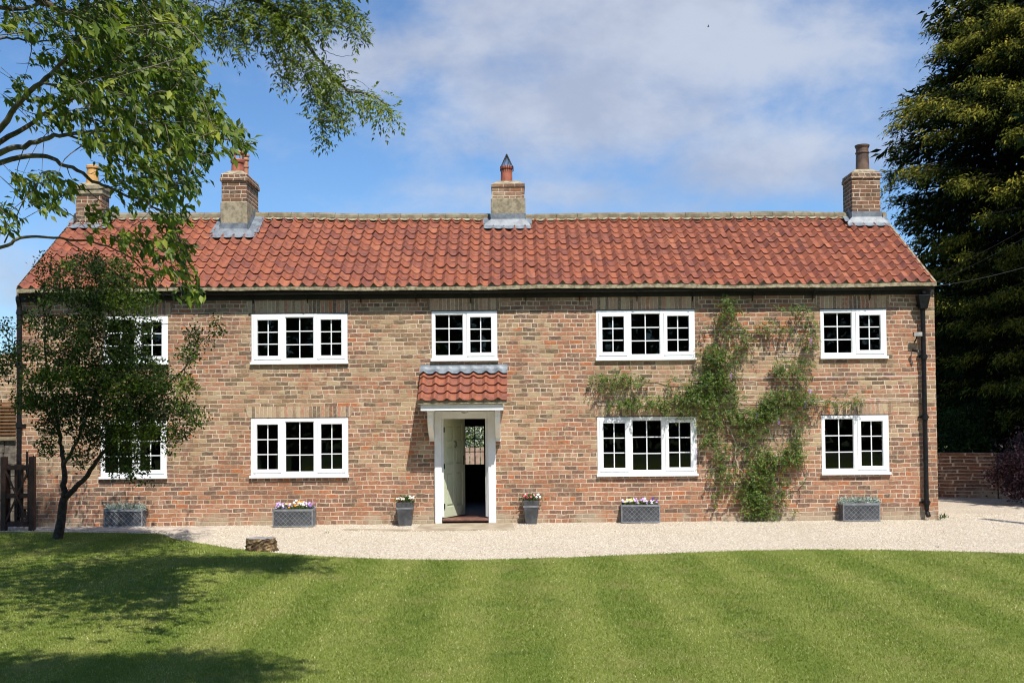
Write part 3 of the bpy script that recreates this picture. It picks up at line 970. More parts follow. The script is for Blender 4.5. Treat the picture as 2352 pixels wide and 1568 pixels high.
def chimney(u0, u1, vtop, vbot, vflash, Y, dep, courses, fl, pots, mat, split=None, cap=None, arch=False):
    pt0, pt1 = at(u0, vbot, Y), at(u1, vbot, Y)
    x0, x1 = pt0.x, pt1.x
    zt, zb = at((u0 + u1) / 2, vtop, Y).z, pt0.z
    y0, y1 = Y, Y + dep
    low = min(roof_at(x0, max(y0, YE)).z, zb) - .5
    mb = MB()
    zsplit = at((u0 + u1) / 2, split, Y).z if split else None
    if split:
        mb.box(x0, x1, y0, y1, zsplit, zt)
        st = mb.build('chimney', M[mat], house)
        MB().box(x0 - .022, x1 + .022, y0 - .022, y1 + .02, low, zsplit).build('rendered_base', M['render'], st, bevel=.02)
    else:
        mb.box(x0, x1, y0, y1, low, zt)
        st = mb.build('chimney', M[mat], house)
    for dz_, h_, ov in courses:                     # oversailing courses
        MB().box(x0 - ov, x1 + ov, y0 - ov, y1 + ov, zt + dz_, zt + dz_ + h_).build('corbel', M[cap or mat], st, bevel=.008)
    # flaunching
    tz = zt + max([d_ + h_ for d_, h_, o_ in courses] + [0])
    ov = courses[-1][2] if courses else 0
    i_ = .12
    MB().hexa([(x0 - ov + .01, y0 - ov + .01, tz), (x1 + ov - .01, y0 - ov + .01, tz), (x1 + ov - .01, y1 + ov - .01, tz), (x0 - ov + .01, y1 + ov - .01, tz)],
              [(x0 + i_, y0 + i_, tz + .09), (x1 - i_, y0 + i_, tz + .09), (x1 - i_, y1 - i_, tz + .09), (x0 + i_, y1 - i_, tz + .09)]).build('mortar_cap', M['render'], st, bevel=.02)
    # lead apron and side soakers
    fu0, fu1 = fl
    a, b = at(fu0, vflash, Y).x, at(fu1, vflash, Y).x
    mb = MB()
    zl = zb
    n_ = 40
    rows = []
    for k in range(n_ + 1):
        f = k / n_
        xt, xb = lerp(x0 - .026, x1 + .026, f), lerp(a, b, f)
        yb0 = Y - .026
        # walk down the slope to the flashing line
        d_ = ray(lerp(fu0, fu1, f), vflash)
        e, g = E(xb), RG(xb)
        nrm = Vector((0, -(g.z - e.z), g.y - e.y))
        p = CAM + d_ * ((e - CAM).dot(nrm) / d_.dot(nrm))
        hw = wave(((xb - RX0) / WTILE) % 1, .062) * .3
        rows.append([(xt, yb0, zl + .0), (xt, yb0 - .004, max(zl - .12, roof_at(xt, yb0).z + .05)), tuple(roof_at(xb, min(p.y + .10, yb0 - .03), .078)), tuple(roof_at(xb, min(p.y, yb0 - .12), .056 + hw))])
    vs = [q for r in rows for q in r]
    fs = [(4 * k + r, 4 * k + 4 + r, 4 * k + 5 + r, 4 * k + 1 + r) for k in range(n_) for r in range(3)]
    mb.add(vs, fs)
    for xw, sg in ((x0, -1), (x1, 1)):               # soakers along the cheeks
        xo = (a if sg < 0 else b)
        vs = []
        for k in range(9):
            y = lerp(Y - .05, min(YR - .12, y1), k / 8)
            zr_ = roof_at(min(max(xw, RX0), RX1), y).z
            ww = (abs(xo - xw)) * (1 - .15 * k / 8)
            vs += [(xw + sg * .028, y, zr_ + .26), (xw + sg * .03, y, zr_ + .10), (min(max(xw + sg * (.03 + ww), RX0 - .03), RX1 + .03), y, zr_ + .105)]
        mb.add(vs, [(3 * k + r, 3 * k + 3 + r, 3 * k + 4 + r, 3 * k + 1 + r) for k in range(8) for r in range(2)])
    mb.build('lead_flashing', M['lead'], st)
    for (ua, ub, vb, vt, yo, m_, prof) in pots:
        q0, q1 = at(ua, vb, Y + yo), at(ub, vb, Y + yo)
        r = (q1.x - q0.x) / 2
        h = at(ua, vt, Y + yo).z - q0.z
        MB().lathe(((q0.x + q1.x) / 2, Y + yo, q0.z - .05), [(a_ * r, .05 * (z_ == 0) * 0 + (h + .05) * z_) for a_, z_ in prof], 20).build('chimney_pot', M[m_], st, smooth=False)
    return st, (x0, x1, y0, y1, zt)


chimney(174, 233, 446, 514, 529, 2.06, .42, [(.0, .10, .03), (.10, .09, .045)], (160, 252),
        [(198, 227, 430, 381, .21, 'buff_pot', [(1, 0), (.93, .5), (.82, .86), (.98, .88), (.98, .97), (.86, 1), (.6, 1), (.6, .9)])], 'brick_red', cap='render')
c2, (ax0, ax1, ay0, ay1, azt) = chimney(509, 566, 416, 513, 538, 1.62, 1.0, [(.0, .085, .03), (.085, .075, .012)], (487, 592),
        [(531, 560.5, 401, 366, .27, 'terracotta', [(1, 0), (.9, .75), (1.06, .78), (1.09, .9), (1.0, .97), (.7, .98), (.7, .85)]),
         (559, 571, 407, 355, .78, 'terracotta_orange', [(1, 0), (.9, .45), (1.1, .47), (1.1, .53), (.92, .55), (.92, .72), (1.25, .76), (1.25, .82), (1.0, .85), (1.0, .9), (1.35, .92), (1.35, .98), (1.1, 1), (.8, .98)])],
        'brick_red', split=463)
q0, q1 = at(531, 366, 1.89), at(560.5, 366, 1.89)
cx, r = (q0.x + q1.x) / 2, (q1.x - q0.x) / 2
mb = MB()
mb.lathe((cx, 1.89, q0.z + .115), [(r * 1.12, 0), (r * 1.10, .022), (r * .75, .055), (r * .25, .075)], 20)
for k in range(6): mb.box(cx + r * .8 * math.cos(k * 1.047 + .3) - .012, cx + r * .8 * math.cos(k * 1.047 + .3) + .012, 1.89 + r * .8 * math.sin(k * 1.047 + .3) - .012, 1.89 + r * .8 * math.sin(k * 1.047 + .3) + .012, q0.z - .02, q0.z + .117)
mb.build('cowl', M['terracotta_orange'], c2)
c3, (bx0, bx1, by0, by1, bzt) = chimney(1130, 1204.5, 430, 491, 516, 2.02, .75, [(.0, .075, .015)], (1111, 1219),
        [(1150, 1177, 414, 383, .36, 'terracotta', [(1, 0), (.95, .8), (1.08, .84), (1.08, .97), (.95, 1), (.7, 1), (.7, .9)])], 'brick', split=455)
q0, q1 = at(1150.5, 383, 2.38), at(1177.5, 383, 2.38)
cx, r, hz_ = (q0.x + q1.x) / 2, (q1.x - q0.x) / 2, at(1164, 355, 2.38).z - q0.z
mb = MB()
for k in range(22):
    an = k * 2 * math.pi / 22
    c_, s_ = math.cos(an), math.sin(an)
    mb.tube([(cx + r * 1.12 * c_, 2.38 + r * 1.12 * s_, q0.z - .10), (cx + r * 1.1 * c_, 2.38 + r * 1.1 * s_, q0.z), (cx + r * .95 * c_, 2.38 + r * .95 * s_, q0.z + .02), (cx + .012 * c_, 2.38 + .012 * s_, q0.z + hz_)], .0045, 4)
mb.tube([(cx, 2.38, q0.z + hz_ - .06), (cx, 2.38, q0.z + hz_ + .015)], [.022, .006], 6)
mb.build('bird_guard', M['iron'], c3)
chimney(1958, 2022.5, 404, 486, 510, 2.05, .60, [(-.06, .075, .022), (.015, .07, .008)], (1943, 2039),
        [(1966, 1996, 389, 334, .30, 'brown_pot', [(1, 0), (.93, .66), (1.03, .68), (1.03, .72), (.92, .74), (.92, .86), (1.08, .94), (1.1, .99), (.95, 1), (.75, 1), (.75, .9)])], 'brick_red')

# ---- support wires for the climber
for k, (u0, v0, u1, v1) in enumerate([(1610, 758, 1876, 755), (1790, 813, 1876, 811), (1600, 868, 2115, 862), (1372, 927, 2110, 917)]):
    a, b = at(u0, v0, -.03), at(u1, v1, -.03)
    mb = MB().tube([a, a.lerp(b, .5) - Vector((0, 0, .012)), b], .0045, 4)
    for f in (0, .33, .66, 1):
        p = a.lerp(b, f); mb.tube([(p.x, 0.005, p.z), (p.x, -.04, p.z)], .006, 4)
    mb.build('support_wire', M['wire'], house)

# ------------------------------------------------------------------ ground
EDGE = [(-700, 1222), (-100, 1221), (120, 1222), (230, 1223), (370, 1227), (400, 1238), (470, 1250), (540, 1261), (640, 1271), (720, 1277), (800, 1281.5), (900, 1285), (1000, 1287), (1100, 1286.5), (1200, 1284), (1300, 1281),
        (1400, 1277), (1500, 1273), (1600, 1269), (1700, 1265.5), (1850, 1263), (2000, 1263.5), (2100, 1265), (2200, 1267.5), (2352, 1272), (2700, 1284), (3100, 1300)]
edge = [ground_at(u, v) for u, v in EDGE]
ex, ey = np.array([p.x for p in edge]), np.array([p.y for p in edge])


def lawn_y(x): return float(np.interp(x, ex, ey))


def sheet(name, poly, z, mat, kind='structure'):
    o = MB().add([(x, y, z) for x, y in poly], [tuple(range(len(poly)))]).build(name, mat)
    o['kind'] = kind
    return o


def grid(name, x0, x1, y0, y1, nx, ny, fz, mat):
    vs = [(lerp(x0, x1, i / nx), lerp(y0, y1, j / ny), fz(lerp(x0, x1, i / nx), lerp(y0, y1, j / ny))) for j in range(ny + 1) for i in range(nx + 1)]
    fs = [(j * (nx + 1) + i, j * (nx + 1) + i + 1, (j + 1) * (nx + 1) + i + 1, (j + 1) * (nx + 1) + i) for j in range(ny) for i in range(nx)]
    o = MB().add(vs, fs).build(name, mat, fixn=False)
    o['kind'] = 'structure'
    return o


sheet('ground', [(-2500, -2500), (2500, -2500), (2500, 2500), (-2500, 2500)], -.045, M['field'])
sheet('gravel_drive', [(-14, -8.5), (24, -8.5), (24, 9.0), (-14, 9.0)], -.006, M['gravel'])
lx = [x for x in np.linspace(-16, 16, 130)]
poly = [(x, lawn_y(x)) for x in lx]
lv, lf = [], []
for k, x in enumerate(lx): lv += [(x, -24.0, .012), (x, lawn_y(x) - .03 + rng.uniform(-.012, .012), .012), (x, lawn_y(x) + .02, -.02)]
for k in range(len(lx) - 1): lf += [(3 * k, 3 * k + 3, 3 * k + 4, 3 * k + 1), (3 * k + 1, 3 * k + 4, 3 * k + 5, 3 * k + 2)]
MB().add(lv, lf).build('lawn', M['turf'], fixn=False)['kind'] = 'structure'
# grass blades standing in the turf
P_, D_, L_, A_ = [], [], [], []
for (y0, y1, hw, den) in ((-14.6, -12.3, 7.0, 12000), (-12.3, -10.2, 8.5, 7500), (-10.2, -8.0, 10.0, 4800), (-8.0, -5.0, 12.0, 3000), (-5.0, -1.2, 13.0, 2000)):
    n_ = int((y1 - y0) * 2 * hw * den)
    x = NP.uniform(-hw, hw, n_); y = NP.uniform(y0, y1, n_)
    k = y < np.interp(x, ex, ey) - .01 + NP.normal(0, .02, n_)
    x, y = x[k], y[k]
    st = np.sin((x - .38) * 2 * np.pi / 1.12)
    n_ = len(x)
    lean = NP.normal(0, .42, (n_, 2)); lean[:, 1] += st * .10
    P_.append(np.stack([x, y, np.full(n_, .01)], 1)); D_.append(np.stack([lean[:, 0], lean[:, 1], np.full(n_, .8)], 1))
    L_.append(NP.uniform(.010, .025, n_) * (1 + .25 * (y > -10)) * np.where(NP.random(n_) < .03, 1.7, 1)); A_.append(np.clip(NP.beta(1.6, 2.1, n_) + (NP.random(n_) < .05) * .5, 0, 1))
P_, D_, L_, A_ = np.concatenate(P_), np.concatenate(D_), np.concatenate(L_), np.concatenate(A_)
n_ = len(P_)
D_ = norm(D_)
sd = norm(np.stack([NP.normal(0, 1, n_), NP.normal(0, .5, n_), np.zeros(n_)], 1)) * NP.uniform(.0022, .0045, (n_, 1)) * (1 + np.clip((P_[:, 1:2] + 13) * .12, 0, .8))
vv = np.stack([P_ - sd, P_ + sd, P_ + D_ * L_[:, None]], 1).reshape(-1, 3)
me = bpy.data.meshes.new('grass')
me.vertices.add(n_ * 3); me.vertices.foreach_set('co', vv.ravel())
me.loops.add(n_ * 3); me.loops.foreach_set('vertex_index', np.arange(n_ * 3, dtype=np.int32))
me.polygons.add(n_); me.polygons.foreach_set('loop_start', np.arange(0, n_ * 3, 3, dtype=np.int32))
me.update(calc_edges=True)
me.attributes.new('rnd', 'FLOAT', 'POINT').data.foreach_set('value', np.repeat(A_, 3))
me.materials.append(M['blade'])
go = bpy.data.objects.new('grass', me); COL.objects.link(go)
tag(go, 'short mown green grass of the striped lawn', 'grass', kind='stuff')

# loose pebbles on the gravel
n_ = 110000
x = NP.uniform(-9.5, 12, n_); y = NP.uniform(-7.2, 1.0, n_)
k = (y > np.interp(x, ex, ey) - np.abs(NP.normal(0, .05, n_))) & ((y < -.02) | (x > XR + .1))
x, y = x[k], y[k]; n_ = len(x)
r = NP.uniform(.004, .011, (n_, 1, 1)) * (1 + .6 * (NP.random((n_, 1, 1)) < .03))
oc = np.array([[1, 0, 0], [0, 1, 0], [-1, 0, 0], [0, -1, 0], [0, 0, .75], [0, 0, -.6]], float)
vv = oc[None] * r * NP.uniform(.6, 1.35, (n_, 6, 1)) + np.stack([x, y, np.full(n_, .003)], 1)[:, None]
an = NP.uniform(0, 6.28, n_)
ca, sa = np.cos(an)[:, None], np.sin(an)[:, None]
lx_, ly_ = vv[:, :, 0] - x[:, None], vv[:, :, 1] - y[:, None]
vv[:, :, 0], vv[:, :, 1] = x[:, None] + lx_ * ca - ly_ * sa, y[:, None] + lx_ * sa + ly_ * ca
fc = np.array([[0, 1, 4], [1, 2, 4], [2, 3, 4], [3, 0, 4], [1, 0, 5], [2, 1, 5], [3, 2, 5], [0, 3, 5]])
idx = (np.arange(n_)[:, None, None] * 6 + fc[None]).ravel()
me = bpy.data.meshes.new('pebbles')
me.vertices.add(n_ * 6); me.vertices.foreach_set('co', vv.reshape(-1))
me.loops.add(len(idx)); me.loops.foreach_set('vertex_index', idx.astype(np.int32))
me.polygons.add(n_ * 8); me.polygons.foreach_set('loop_start', np.arange(0, n_ * 24, 3, dtype=np.int32))
me.update(calc_edges=True)
me.attributes.new('rnd', 'FLOAT', 'POINT').data.foreach_set('value', np.repeat(NP.random(n_), 6))
mm, t = newmat('loose pebble')
t.out(t.bsdf(t.ramp(t.attr('rnd'), [(0.0, (.36, .26, .18)), (.10, (.60, .50, .37)), (.5, (.74, .665, .53)), (1.0, (.88, .83, .72))]), .9, None, .2))
me.materials.append(mm)
po = bpy.data.objects.new('pebbles', me); COL.objects.link(po)
tag(po, 'loose cream pebbles scattered over the gravel drive', 'gravel', kind='stuff')

# paths
def flag(name, pts, z0, z1, mat):
    o = MB().prism([(p.x, p.y) for p in pts], 'z', z0, z1).build(name, mat, bevel=.01)
    o['kind'] = 'structure'
    return o


flag('stone_path', [ground_at(950, 1219.5), ground_at(1183, 1216), Vector((at(1178, 1200, -.1).x, -.10, 0)), Vector((at(968, 1200, -.1).x, -.10, 0))], -.04, .018, M['flag'])
flag('path_edging', [ground_at(786, 1217.5), ground_at(948, 1219), ground_at(948, 1216), ground_at(788, 1215)], -.04, .012, M['flag'])
flag('paved_path', [ground_at(-40, 1217), ground_at(185, 1217.5), ground_at(300, 1221), ground_at(400, 1222), ground_at(455, 1220), ground_at(528, 1211.5), ground_at(520, 1210), ground_at(150, 1209), ground_at(-40, 1208)], -.04, .012, M['paving'])

# ------------------------------------------------------------------ planters
def blossoms(parent, spots, mats, rad, name='blossom'):
    protos = {}
    off = origin(parent)
    for (p, mk) in spots:
        if mk not in protos:
            mb = MB()
            for k in range(6):
                an = k * math.pi / 3
                c_, s_ = math.cos(an), math.sin(an)
                mb.add([(0, 0, .004), (rad * (c_ * .7 - s_ * .42), rad * (s_ * .7 + c_ * .42), rad * .35), (rad * c_ * 1.1, rad * s_ * 1.1, rad * .25), (rad * (c_ * .7 + s_ * .42), rad * (s_ * .7 - c_ * .42), rad * .35)], [(0, 1, 2, 3)])
            o = mb.build(name, M[mk])
            protos[mk] = o
        else:
            o = protos[mk].copy(); COL.objects.link(o)
        o.parent = parent
        o.location = Vector(p) - off
        o.rotation_euler = (R(rng.uniform(15, 75)), R(rng.uniform(-30, 30)), R(rng.uniform(-30, 30)))


def planter(u0, u1, vt, vb, label, plant, dep=.36):
    a, b = ground_at(u0, vb), ground_at(u1, vb)
    a.y = b.y = (a.y + b.y) / 2
    top = at((u0 + u1) / 2, vt, a.y).z
    cxm = (a.x + b.x) / 2
    W_, H_ = b.x - a.x, top
    root = empty('trough_planter', (cxm, a.y + dep / 2, 0), label, 'planter', 'rectangular zinc trough planters along the front wall')
    x0, x1, y0, y1 = a.x, b.x, a.y, a.y + dep
    fr = .022
    mb = MB()
    mb.box(x0 + .008, x1 - .008, y0 + .012, y1 - .012, .004, H_ - .03)
    mb.build('box', M['zinc'], root)
    mb = MB()
    for x in (x0, x1 - fr):
        for y in (y0, y1 - fr): mb.box(x, x + fr, y, y + fr, 0, H_ - .0405)
    for z0, z1 in ((H_ - .04, H_), (.0105, .035)):
        mb.box(x0 + fr, x1 - fr, y0 + .001, y0 + fr, z0, z1 - .001); mb.box(x0 + fr, x1 - fr, y1 - fr, y1 - .001, z0, z1 - .001)
        mb.box(x0 + .001, x0 + fr - .001, y0 + fr, y1 - fr, z0, z1 - .001); mb.box(x1 - fr + .001, x1 - .001, y0 + fr, y1 - fr, z0, z1 - .001)
    for x in (x0 - .003, x1 - fr + .003):
        for y in (y0 - .003, y1 - fr + .003): mb.box(x, x + fr, y, y + fr, H_ - .04, H_ + .002)
    mb.build('rim', M['zinc_light'], root)
    mb = MB()                                       # diamond lattice on the front and the sides
    zl, zh = .036, H_ - .041
    hgt = zh - zl
    def bars(p0, p1, fixed):
        L = p1 - p0
        st = hgt / 3.0
        k = -hgt
        while k < L:
            for sg in (1, -1):
                s0, s1 = (k, k + hgt)
                q0, q1 = max(s0, 0), min(s1, L)
                if q1 - q0 < .01: continue
                za, zb = (q0 - s0), (q1 - s0)
                if sg < 0: za, zb = hgt - za, hgt - zb
                pa, pb = (p0 + q0, zl + za), (p0 + q1, zl + zb)
                yoff = .0 if sg > 0 else .003
                if fixed == 'y': mb.tube([(pa[0], y0 + .008 - yoff, pa[1]), (pb[0], y0 + .008 - yoff, pb[1])], .0032, 4)
                else:
                    xx = x0 + .004 - yoff if fixed == 'x0' else x1 - .004 + yoff
                    mb.tube([(xx, pa[0], pa[1]), (xx, pb[0], pb[1])], .0032, 4)
            k += st
    bars(x0 + fr, x1 - fr, 'y'); bars(y0 + fr, y1 - fr, 'x0'); bars(y0 + fr, y1 - fr, 'x1')
    mb.build('lattice', M['zinc_light'], root)
    MB().box(x0 + .03, x1 - .03, y0 + .03, y1 - .03, H_ - .0295, H_ - .012).build('soil', M['soil'], root)
    if plant == 'silver':
        n_ = 1500
        p = np.stack([NP.uniform(x0 + .0, x1 - .0, n_), NP.uniform(y0 + .03, y1 - .03, n_), H_ - .02 + NP.beta(1.3, 1.6, n_) * .13 * (.65 + .35 * np.sin(NP.uniform(0, 6, n_)))], 1)
        c_ = np.array([cxm, (y0 + y1) / 2, H_ - .12])
        d = norm(p - c_) + NP.normal(0, .55, (n_, 3)); d[:, 1] -= .25
        k = (p[:, 0] < x0 + .08) | (p[:, 0] > x1 - .08)
        leaf_mesh('foliage', M['silver_leaf'], root, p, d, NP.normal(0, 1, (n_, 3)) + [0, -.3, .8], NP.uniform(.035, .075, n_), NP.uniform(.010, .018, n_), NP.random(n_))
    else:
        n_ = 700
        p = np.stack([NP.uniform(x0 + .02, x1 - .02, n_), NP.uniform(y0 + .03, y1 - .03, n_), H_ - .02 + NP.random(n_) * .06], 1)
        leaf_mesh('foliage', M['green_leaf'], root, p, NP.normal(0, 1, (n_, 3)) + [0, -.2, .5], NP.normal(0, .5, (n_, 3)) + [0, -.2, 1], NP.uniform(.03, .05, n_), NP.uniform(.015, .026, n_), NP.random(n_))
        spots = []
        for k in range(64):
            f = rng.random()
            x = lerp(x0 + .03, x1 - .02, f)
            y = rng.uniform(y0 + .01, y1 - .06)
            z = H_ + .015 + rng.random() * .095
            if plant == 'pansy_mixed':
                mk = rng.choice(['purple', 'lilac', 'lilac', 'petal_white', 'lilac']) if f < .35 else rng.choice(['orange', 'orange', 'lilac', 'petal_white']) if f < .5 else rng.choice(['petal_white', 'petal_white', 'orange', 'petal_white']) if f < .75 else rng.choice(['purple', 'lilac', 'purple', 'petal_white'])
                if .5 < f < .75: z += .035
            else:
                mk = rng.choice(['petal_white', 'yellow', 'petal_white', 'lilac']) if f < .3 else rng.choice(['lilac', 'purple', 'lilac', 'petal_white']) if f < .72 else rng.choice(['violet', 'petal_white', 'violet', 'lilac'])
            spots.append(((x, y, z), mk))
        blossoms(root, spots, None, .021)
    return root


planter(239, 325, 1169.5, 1211.5, 'grey lattice trough of silver foliage at the left behind the small dark tree', 'silver')
planter(627, 717.5, 1169, 1210.5, 'grey lattice trough with purple, orange and white pansies near the log', 'pansy_mixed')
planter(1427, 1517, 1158.5, 1201, 'grey lattice trough with lilac and yellow pansies beside the climber', 'pansy_lilac')
planter(1936, 2024, 1155, 1197, 'grey lattice trough of silver foliage at the right near the black downpipe', 'silver')


def tall_pot(t0, t1, vt, b0, b1, vb, label, cols):
    a, b = ground_at(b0, vb), ground_at(b1, vb)
    y = (a.y + b.y) / 2
    c = (a.x + b.x) / 2
    wb = (b.x - a.x) / 2
    p0, p1 = at(t0, vt, y), at(t1, vt, y)
    wt, H_ = (p1.x - p0.x) / 2, (p0.z + p1.z) / 2
    yc = y + wt
    root = empty('tall_pot', (c, yc, 0), label, 'plant pot', 'tall square zinc pots either side of the door')
    def sq(w, z): return [(c - w, yc - w, z), (c + w, yc - w, z), (c + w, yc + w, z), (c - w, yc + w, z)]
    wz = lambda z: lerp(wb, wt, z / H_)
    mb = MB()
    mb.hexa(sq(wb, 0), sq(wz(H_ * .72), H_ * .72)); mb.hexa(sq(wz(H_ * .80), H_ * .80), sq(wt, H_))
    mb.hexa(sq(wz(.6 * H_), H_ * .721), sq(wz(.6 * H_), H_ * .799))
    pot = mb.build('body', M['zinc'], root, bevel=.006)
    for f in (.735, .76, .785):
        MB().hexa(sq(wz(H_ * f) + .003, H_ * f - .006), sq(wz(H_ * f) + .004, H_ * f + .005)).build('rib', M['zinc_light'], root)
    MB().hexa(sq(wt - .012, H_ + .001), sq(wt - .02, H_ + .012)).build('soil', M['soil'], root)
    n_ = 620
    p = np.stack([NP.normal(c, wt * .55, n_), NP.normal(yc, wt * .5, n_), H_ + NP.random(n_) * .10], 1)
    leaf_mesh('foliage', M['green_leaf'], root, p, norm(p - [c, yc, H_ - .08]) + NP.normal(0, .5, (n_, 3)), NP.normal(0, .5, (n_, 3)) + [0, -.2, 1], NP.uniform(.03, .05, n_), NP.uniform(.010, .018, n_), NP.random(n_))
    spots = []
    for k in range(26):
        f = rng.random()
        spots.append(((c + (f - .5) * 2.1 * wt, yc + rng.uniform(-1, .5) * wt, H_ + .055 + rng.random() * .06), cols(f)))
    blossoms(root, spots, None, .022)


tall_pot(909, 949, 1154, 915, 943, 1208, 'tall tapered grey pot with pale pink and white daisies left of the door', lambda f: rng.choice(['rose', 'petal_white', 'rose']) if (f > .55 or f < .15) else 'rose')
tall_pot(1198, 1237.5, 1150, 1208, 1233, 1204, 'tall tapered grey pot with bright pink daisies right of the door', lambda f: rng.choice(['pink', 'pink', 'rose']) if f < .72 else 'petal_white')

# ------------------------------------------------------------------ log, weeds, wall lamps
a, b = ground_at(556, 1268), ground_at(628, 1268)
cxm, yl, rl = (a.x + b.x) / 2, a.y + .18, (b.x - a.x) / 2
htop = at(592, 1236, yl - .15).z
root = empty('log_stump', (cxm, yl, 0), 'weathered cut log standing on the gravel by the lawn edge', 'log')
vs, fs = [], []
NR, NZ = 30, 7
for j in range(NZ + 1):
    z = htop * j / NZ
    for k in range(NR):
        an = 2 * math.pi * k / NR
        rr = rl * (1 + .05 * math.sin(3 * an + .5) + .03 * math.sin(7 * an + j * .4)) * (1.02 - .10 * j / NZ) + rng.uniform(-.016, .016)
        g = 1 - .20 * math.exp(-((an - 4.6) / .16) ** 2) * (1 - .3 * j / NZ) - .15 * math.exp(-((an - 5.35) / .14) ** 2)
        vs.append((cxm + rr * g * math.cos(an), yl + rr * g * math.sin(an) * .85, z - .01 + (rng.uniform(-.008, .008) if j == NZ else 0)))
for j in range(NZ):
    for k in range(NR):
        q = j * NR + k; w = j * NR + (k + 1) % NR
        fs.append((q, w, w + NR, q + NR))
MB().add(vs, fs).build('bark', M['log_bark'], root)
MB().add(vs[-NR:] + [(cxm, yl, htop)], [(k, (k + 1) % NR, NR) for k in range(NR)]).build('cut_top', M['log_top'], root)


def weed(u, v, size, n_, label):
    p = ground_at(u, v)
    root = empty('weed', (p.x, p.y, 0), label, 'weed')
    q = np.stack([NP.normal(p.x, size * .35, n_), NP.normal(p.y, size * .3, n_), NP.random(n_) * size * .5], 1)
    leaf_mesh('leaves', M['green_leaf'], root, q, norm(q - [p.x, p.y, -.05]) + NP.normal(0, .4, (n_, 3)), NP.normal(0, .4, (n_, 3)) + [0, 0, 1], NP.uniform(.4, .8, n_) * size, NP.uniform(.12, .25, n_) * size, NP.random(n_))


weed(2166, 1194, .13, 40, 'small green weed in the gravel at the right corner of the house')
weed(1331, 1200, .06, 20, 'tiny green weed in the gravel between the pink pot and the pansy trough')
weed(2153, 1278 - 20, .035, 14, 'tiny dark weed at the far edge of the lawn below the right corner')
weed(752, 1225, .05, 16, 'tiny weed in the gravel to the right of the cut log')

p = at(2107, 768, -.12)
root = empty('floodlight', (p.x, -.01, p.z), 'small square floodlight on the brick wall beside the black downpipe', 'floodlight')
MB().box(p.x - .085, p.x + .085, -.16, -.11, p.z - .04, p.z + .045).build('housing', M['brass'], root, bevel=.008)
MB().box(p.x - .075, p.x + .075, -.1645, -.1605, p.z - .032, p.z + .037).build('lens', M['lens'], root)
MB().tube([(p.x, -.11, p.z - .02), (p.x, -.05, p.z - .09), (p.x - .01, -.004, p.z - .13)], .014, 6).build('bracket', M['iron'], root)
p = at(2101, 806, -.12)
root = empty('security_camera', (p.x, -.01, p.z), 'small dark security camera under the floodlight on the wall', 'camera')
MB().tube([(p.x + .05, -.15, p.z - .005), (p.x - .03, -.08, p.z + .02)], .026, 8).build('body', M['iron'], root)
MB().tube([(p.x + .056, -.156, p.z - .006), (p.x + .0505, -.1505, p.z - .005)], .02, 8).build('lens', M['zinc_light'], root)
MB().tube([(p.x - .0, -.09, p.z + .015), (p.x, -.04, p.z + .04), (p.x, -.003, p.z + .04)], .011, 6).build('bracket', M['iron'], root)

for k, (u0, v0, u1, v1, lb) in enumerate([(2150, 660, 2352, 588, 'lowest overhead cable running from the house corner to the right'), (2140, 652, 2352, 520, 'middle overhead cable crossing the dark conifer'), (2128, 640, 2352, 500, 'topmost overhead cable crossing the dark conifer')]):
    a = Vector((XR - .02, -.10 + k * .25, E(XR).z - .05 + .14 * k)) if k == 0 else at(u0, v0, -.1 + k * .5)
    d_ = at(u1, v1, -.6 - .3 * k) - a
    b = a + d_ * 2.6
    pts = [a.lerp(b, f) - Vector((0, 0, .45 * 4 * f * (1 - f) * .5)) for f in np.linspace(0, 1, 16)]
    tag(MB().tube(pts, .0042 if k == 0 else .003, 5).build('overhead_cable', M['cable']), lb, 'cable', 'overhead cables at the right')
# the pole they run to, out of the picture
tag(MB().tube([(b.x, b.y + .12, -.3), (b.x, b.y + .12, b.z + .8)], [.14, .10], 10).build('utility_pole', M['bark_light']), 'plain wooden utility pole carrying the overhead cables', 'utility pole')

p = at(1627, 62, 60)
root = empty('bird', p, 'tiny dark bird flying high against the grey cloud', 'bird')
mb = MB()
mb.lathe((0, 0, 0), [(.004, -.09), (.03, -.05), (.035, .0), (.022, .05), (.004, .08)], 8)
mb.v = [(p.x + z, p.y + y, p.z + x) for x, y, z in mb.v]
mb.add([p + Vector(q) for q in ((-.02, 0, .0), (.04, 0, 0), (.02, -.05, .14), (-.03, -.06, .15))], [(0, 1, 2, 3)])
mb.add([p + Vector(q) for q in ((-.02, 0, .0), (.04, 0, 0), (.02, .05, .12), (-.03, .06, .13))], [(0, 1, 2, 3)])
mb.build('body', M['bird'], root)

# ------------------------------------------------------------------ left: gate, outbuilding, slatted panel, stones
gy = -.55
g0, g1 = at(3, 1200, gy), at(80, 1200, gy)
zt_ = at(40, 1052, gy).z
root = empty('garden_gate', ((g0.x + g1.x) / 2, gy, 0), 'dark brown timber gate with crossed braces by the left corner of the house', 'gate')
x0, x1 = g0.x, g1.x
for xa in (x0, x1 - .10):
    MB().box(xa, xa + .10, gy - .05, gy + .05, -.05, zt_ + .03).build('post', M['gate'], root, bevel=.01)
zr1, zr0 = zt_ - .17, .12
mb = MB()
for z in (zr1, zr0, (zr0 + zr1) / 2): mb.box(x0 + .101, x1 - .101, gy - .03, gy + .02, z - .045, z + .045)
nb = 4
for k in range(nb):
    x = lerp(x0 + .13, x1 - .13, k / (nb - 1)); mb.box(x - .022, x + .022, gy + .021, gy + .038, zr0 - .04, zr1 + .06)
mb.build('rails', M['gate'], root)
mb = MB()
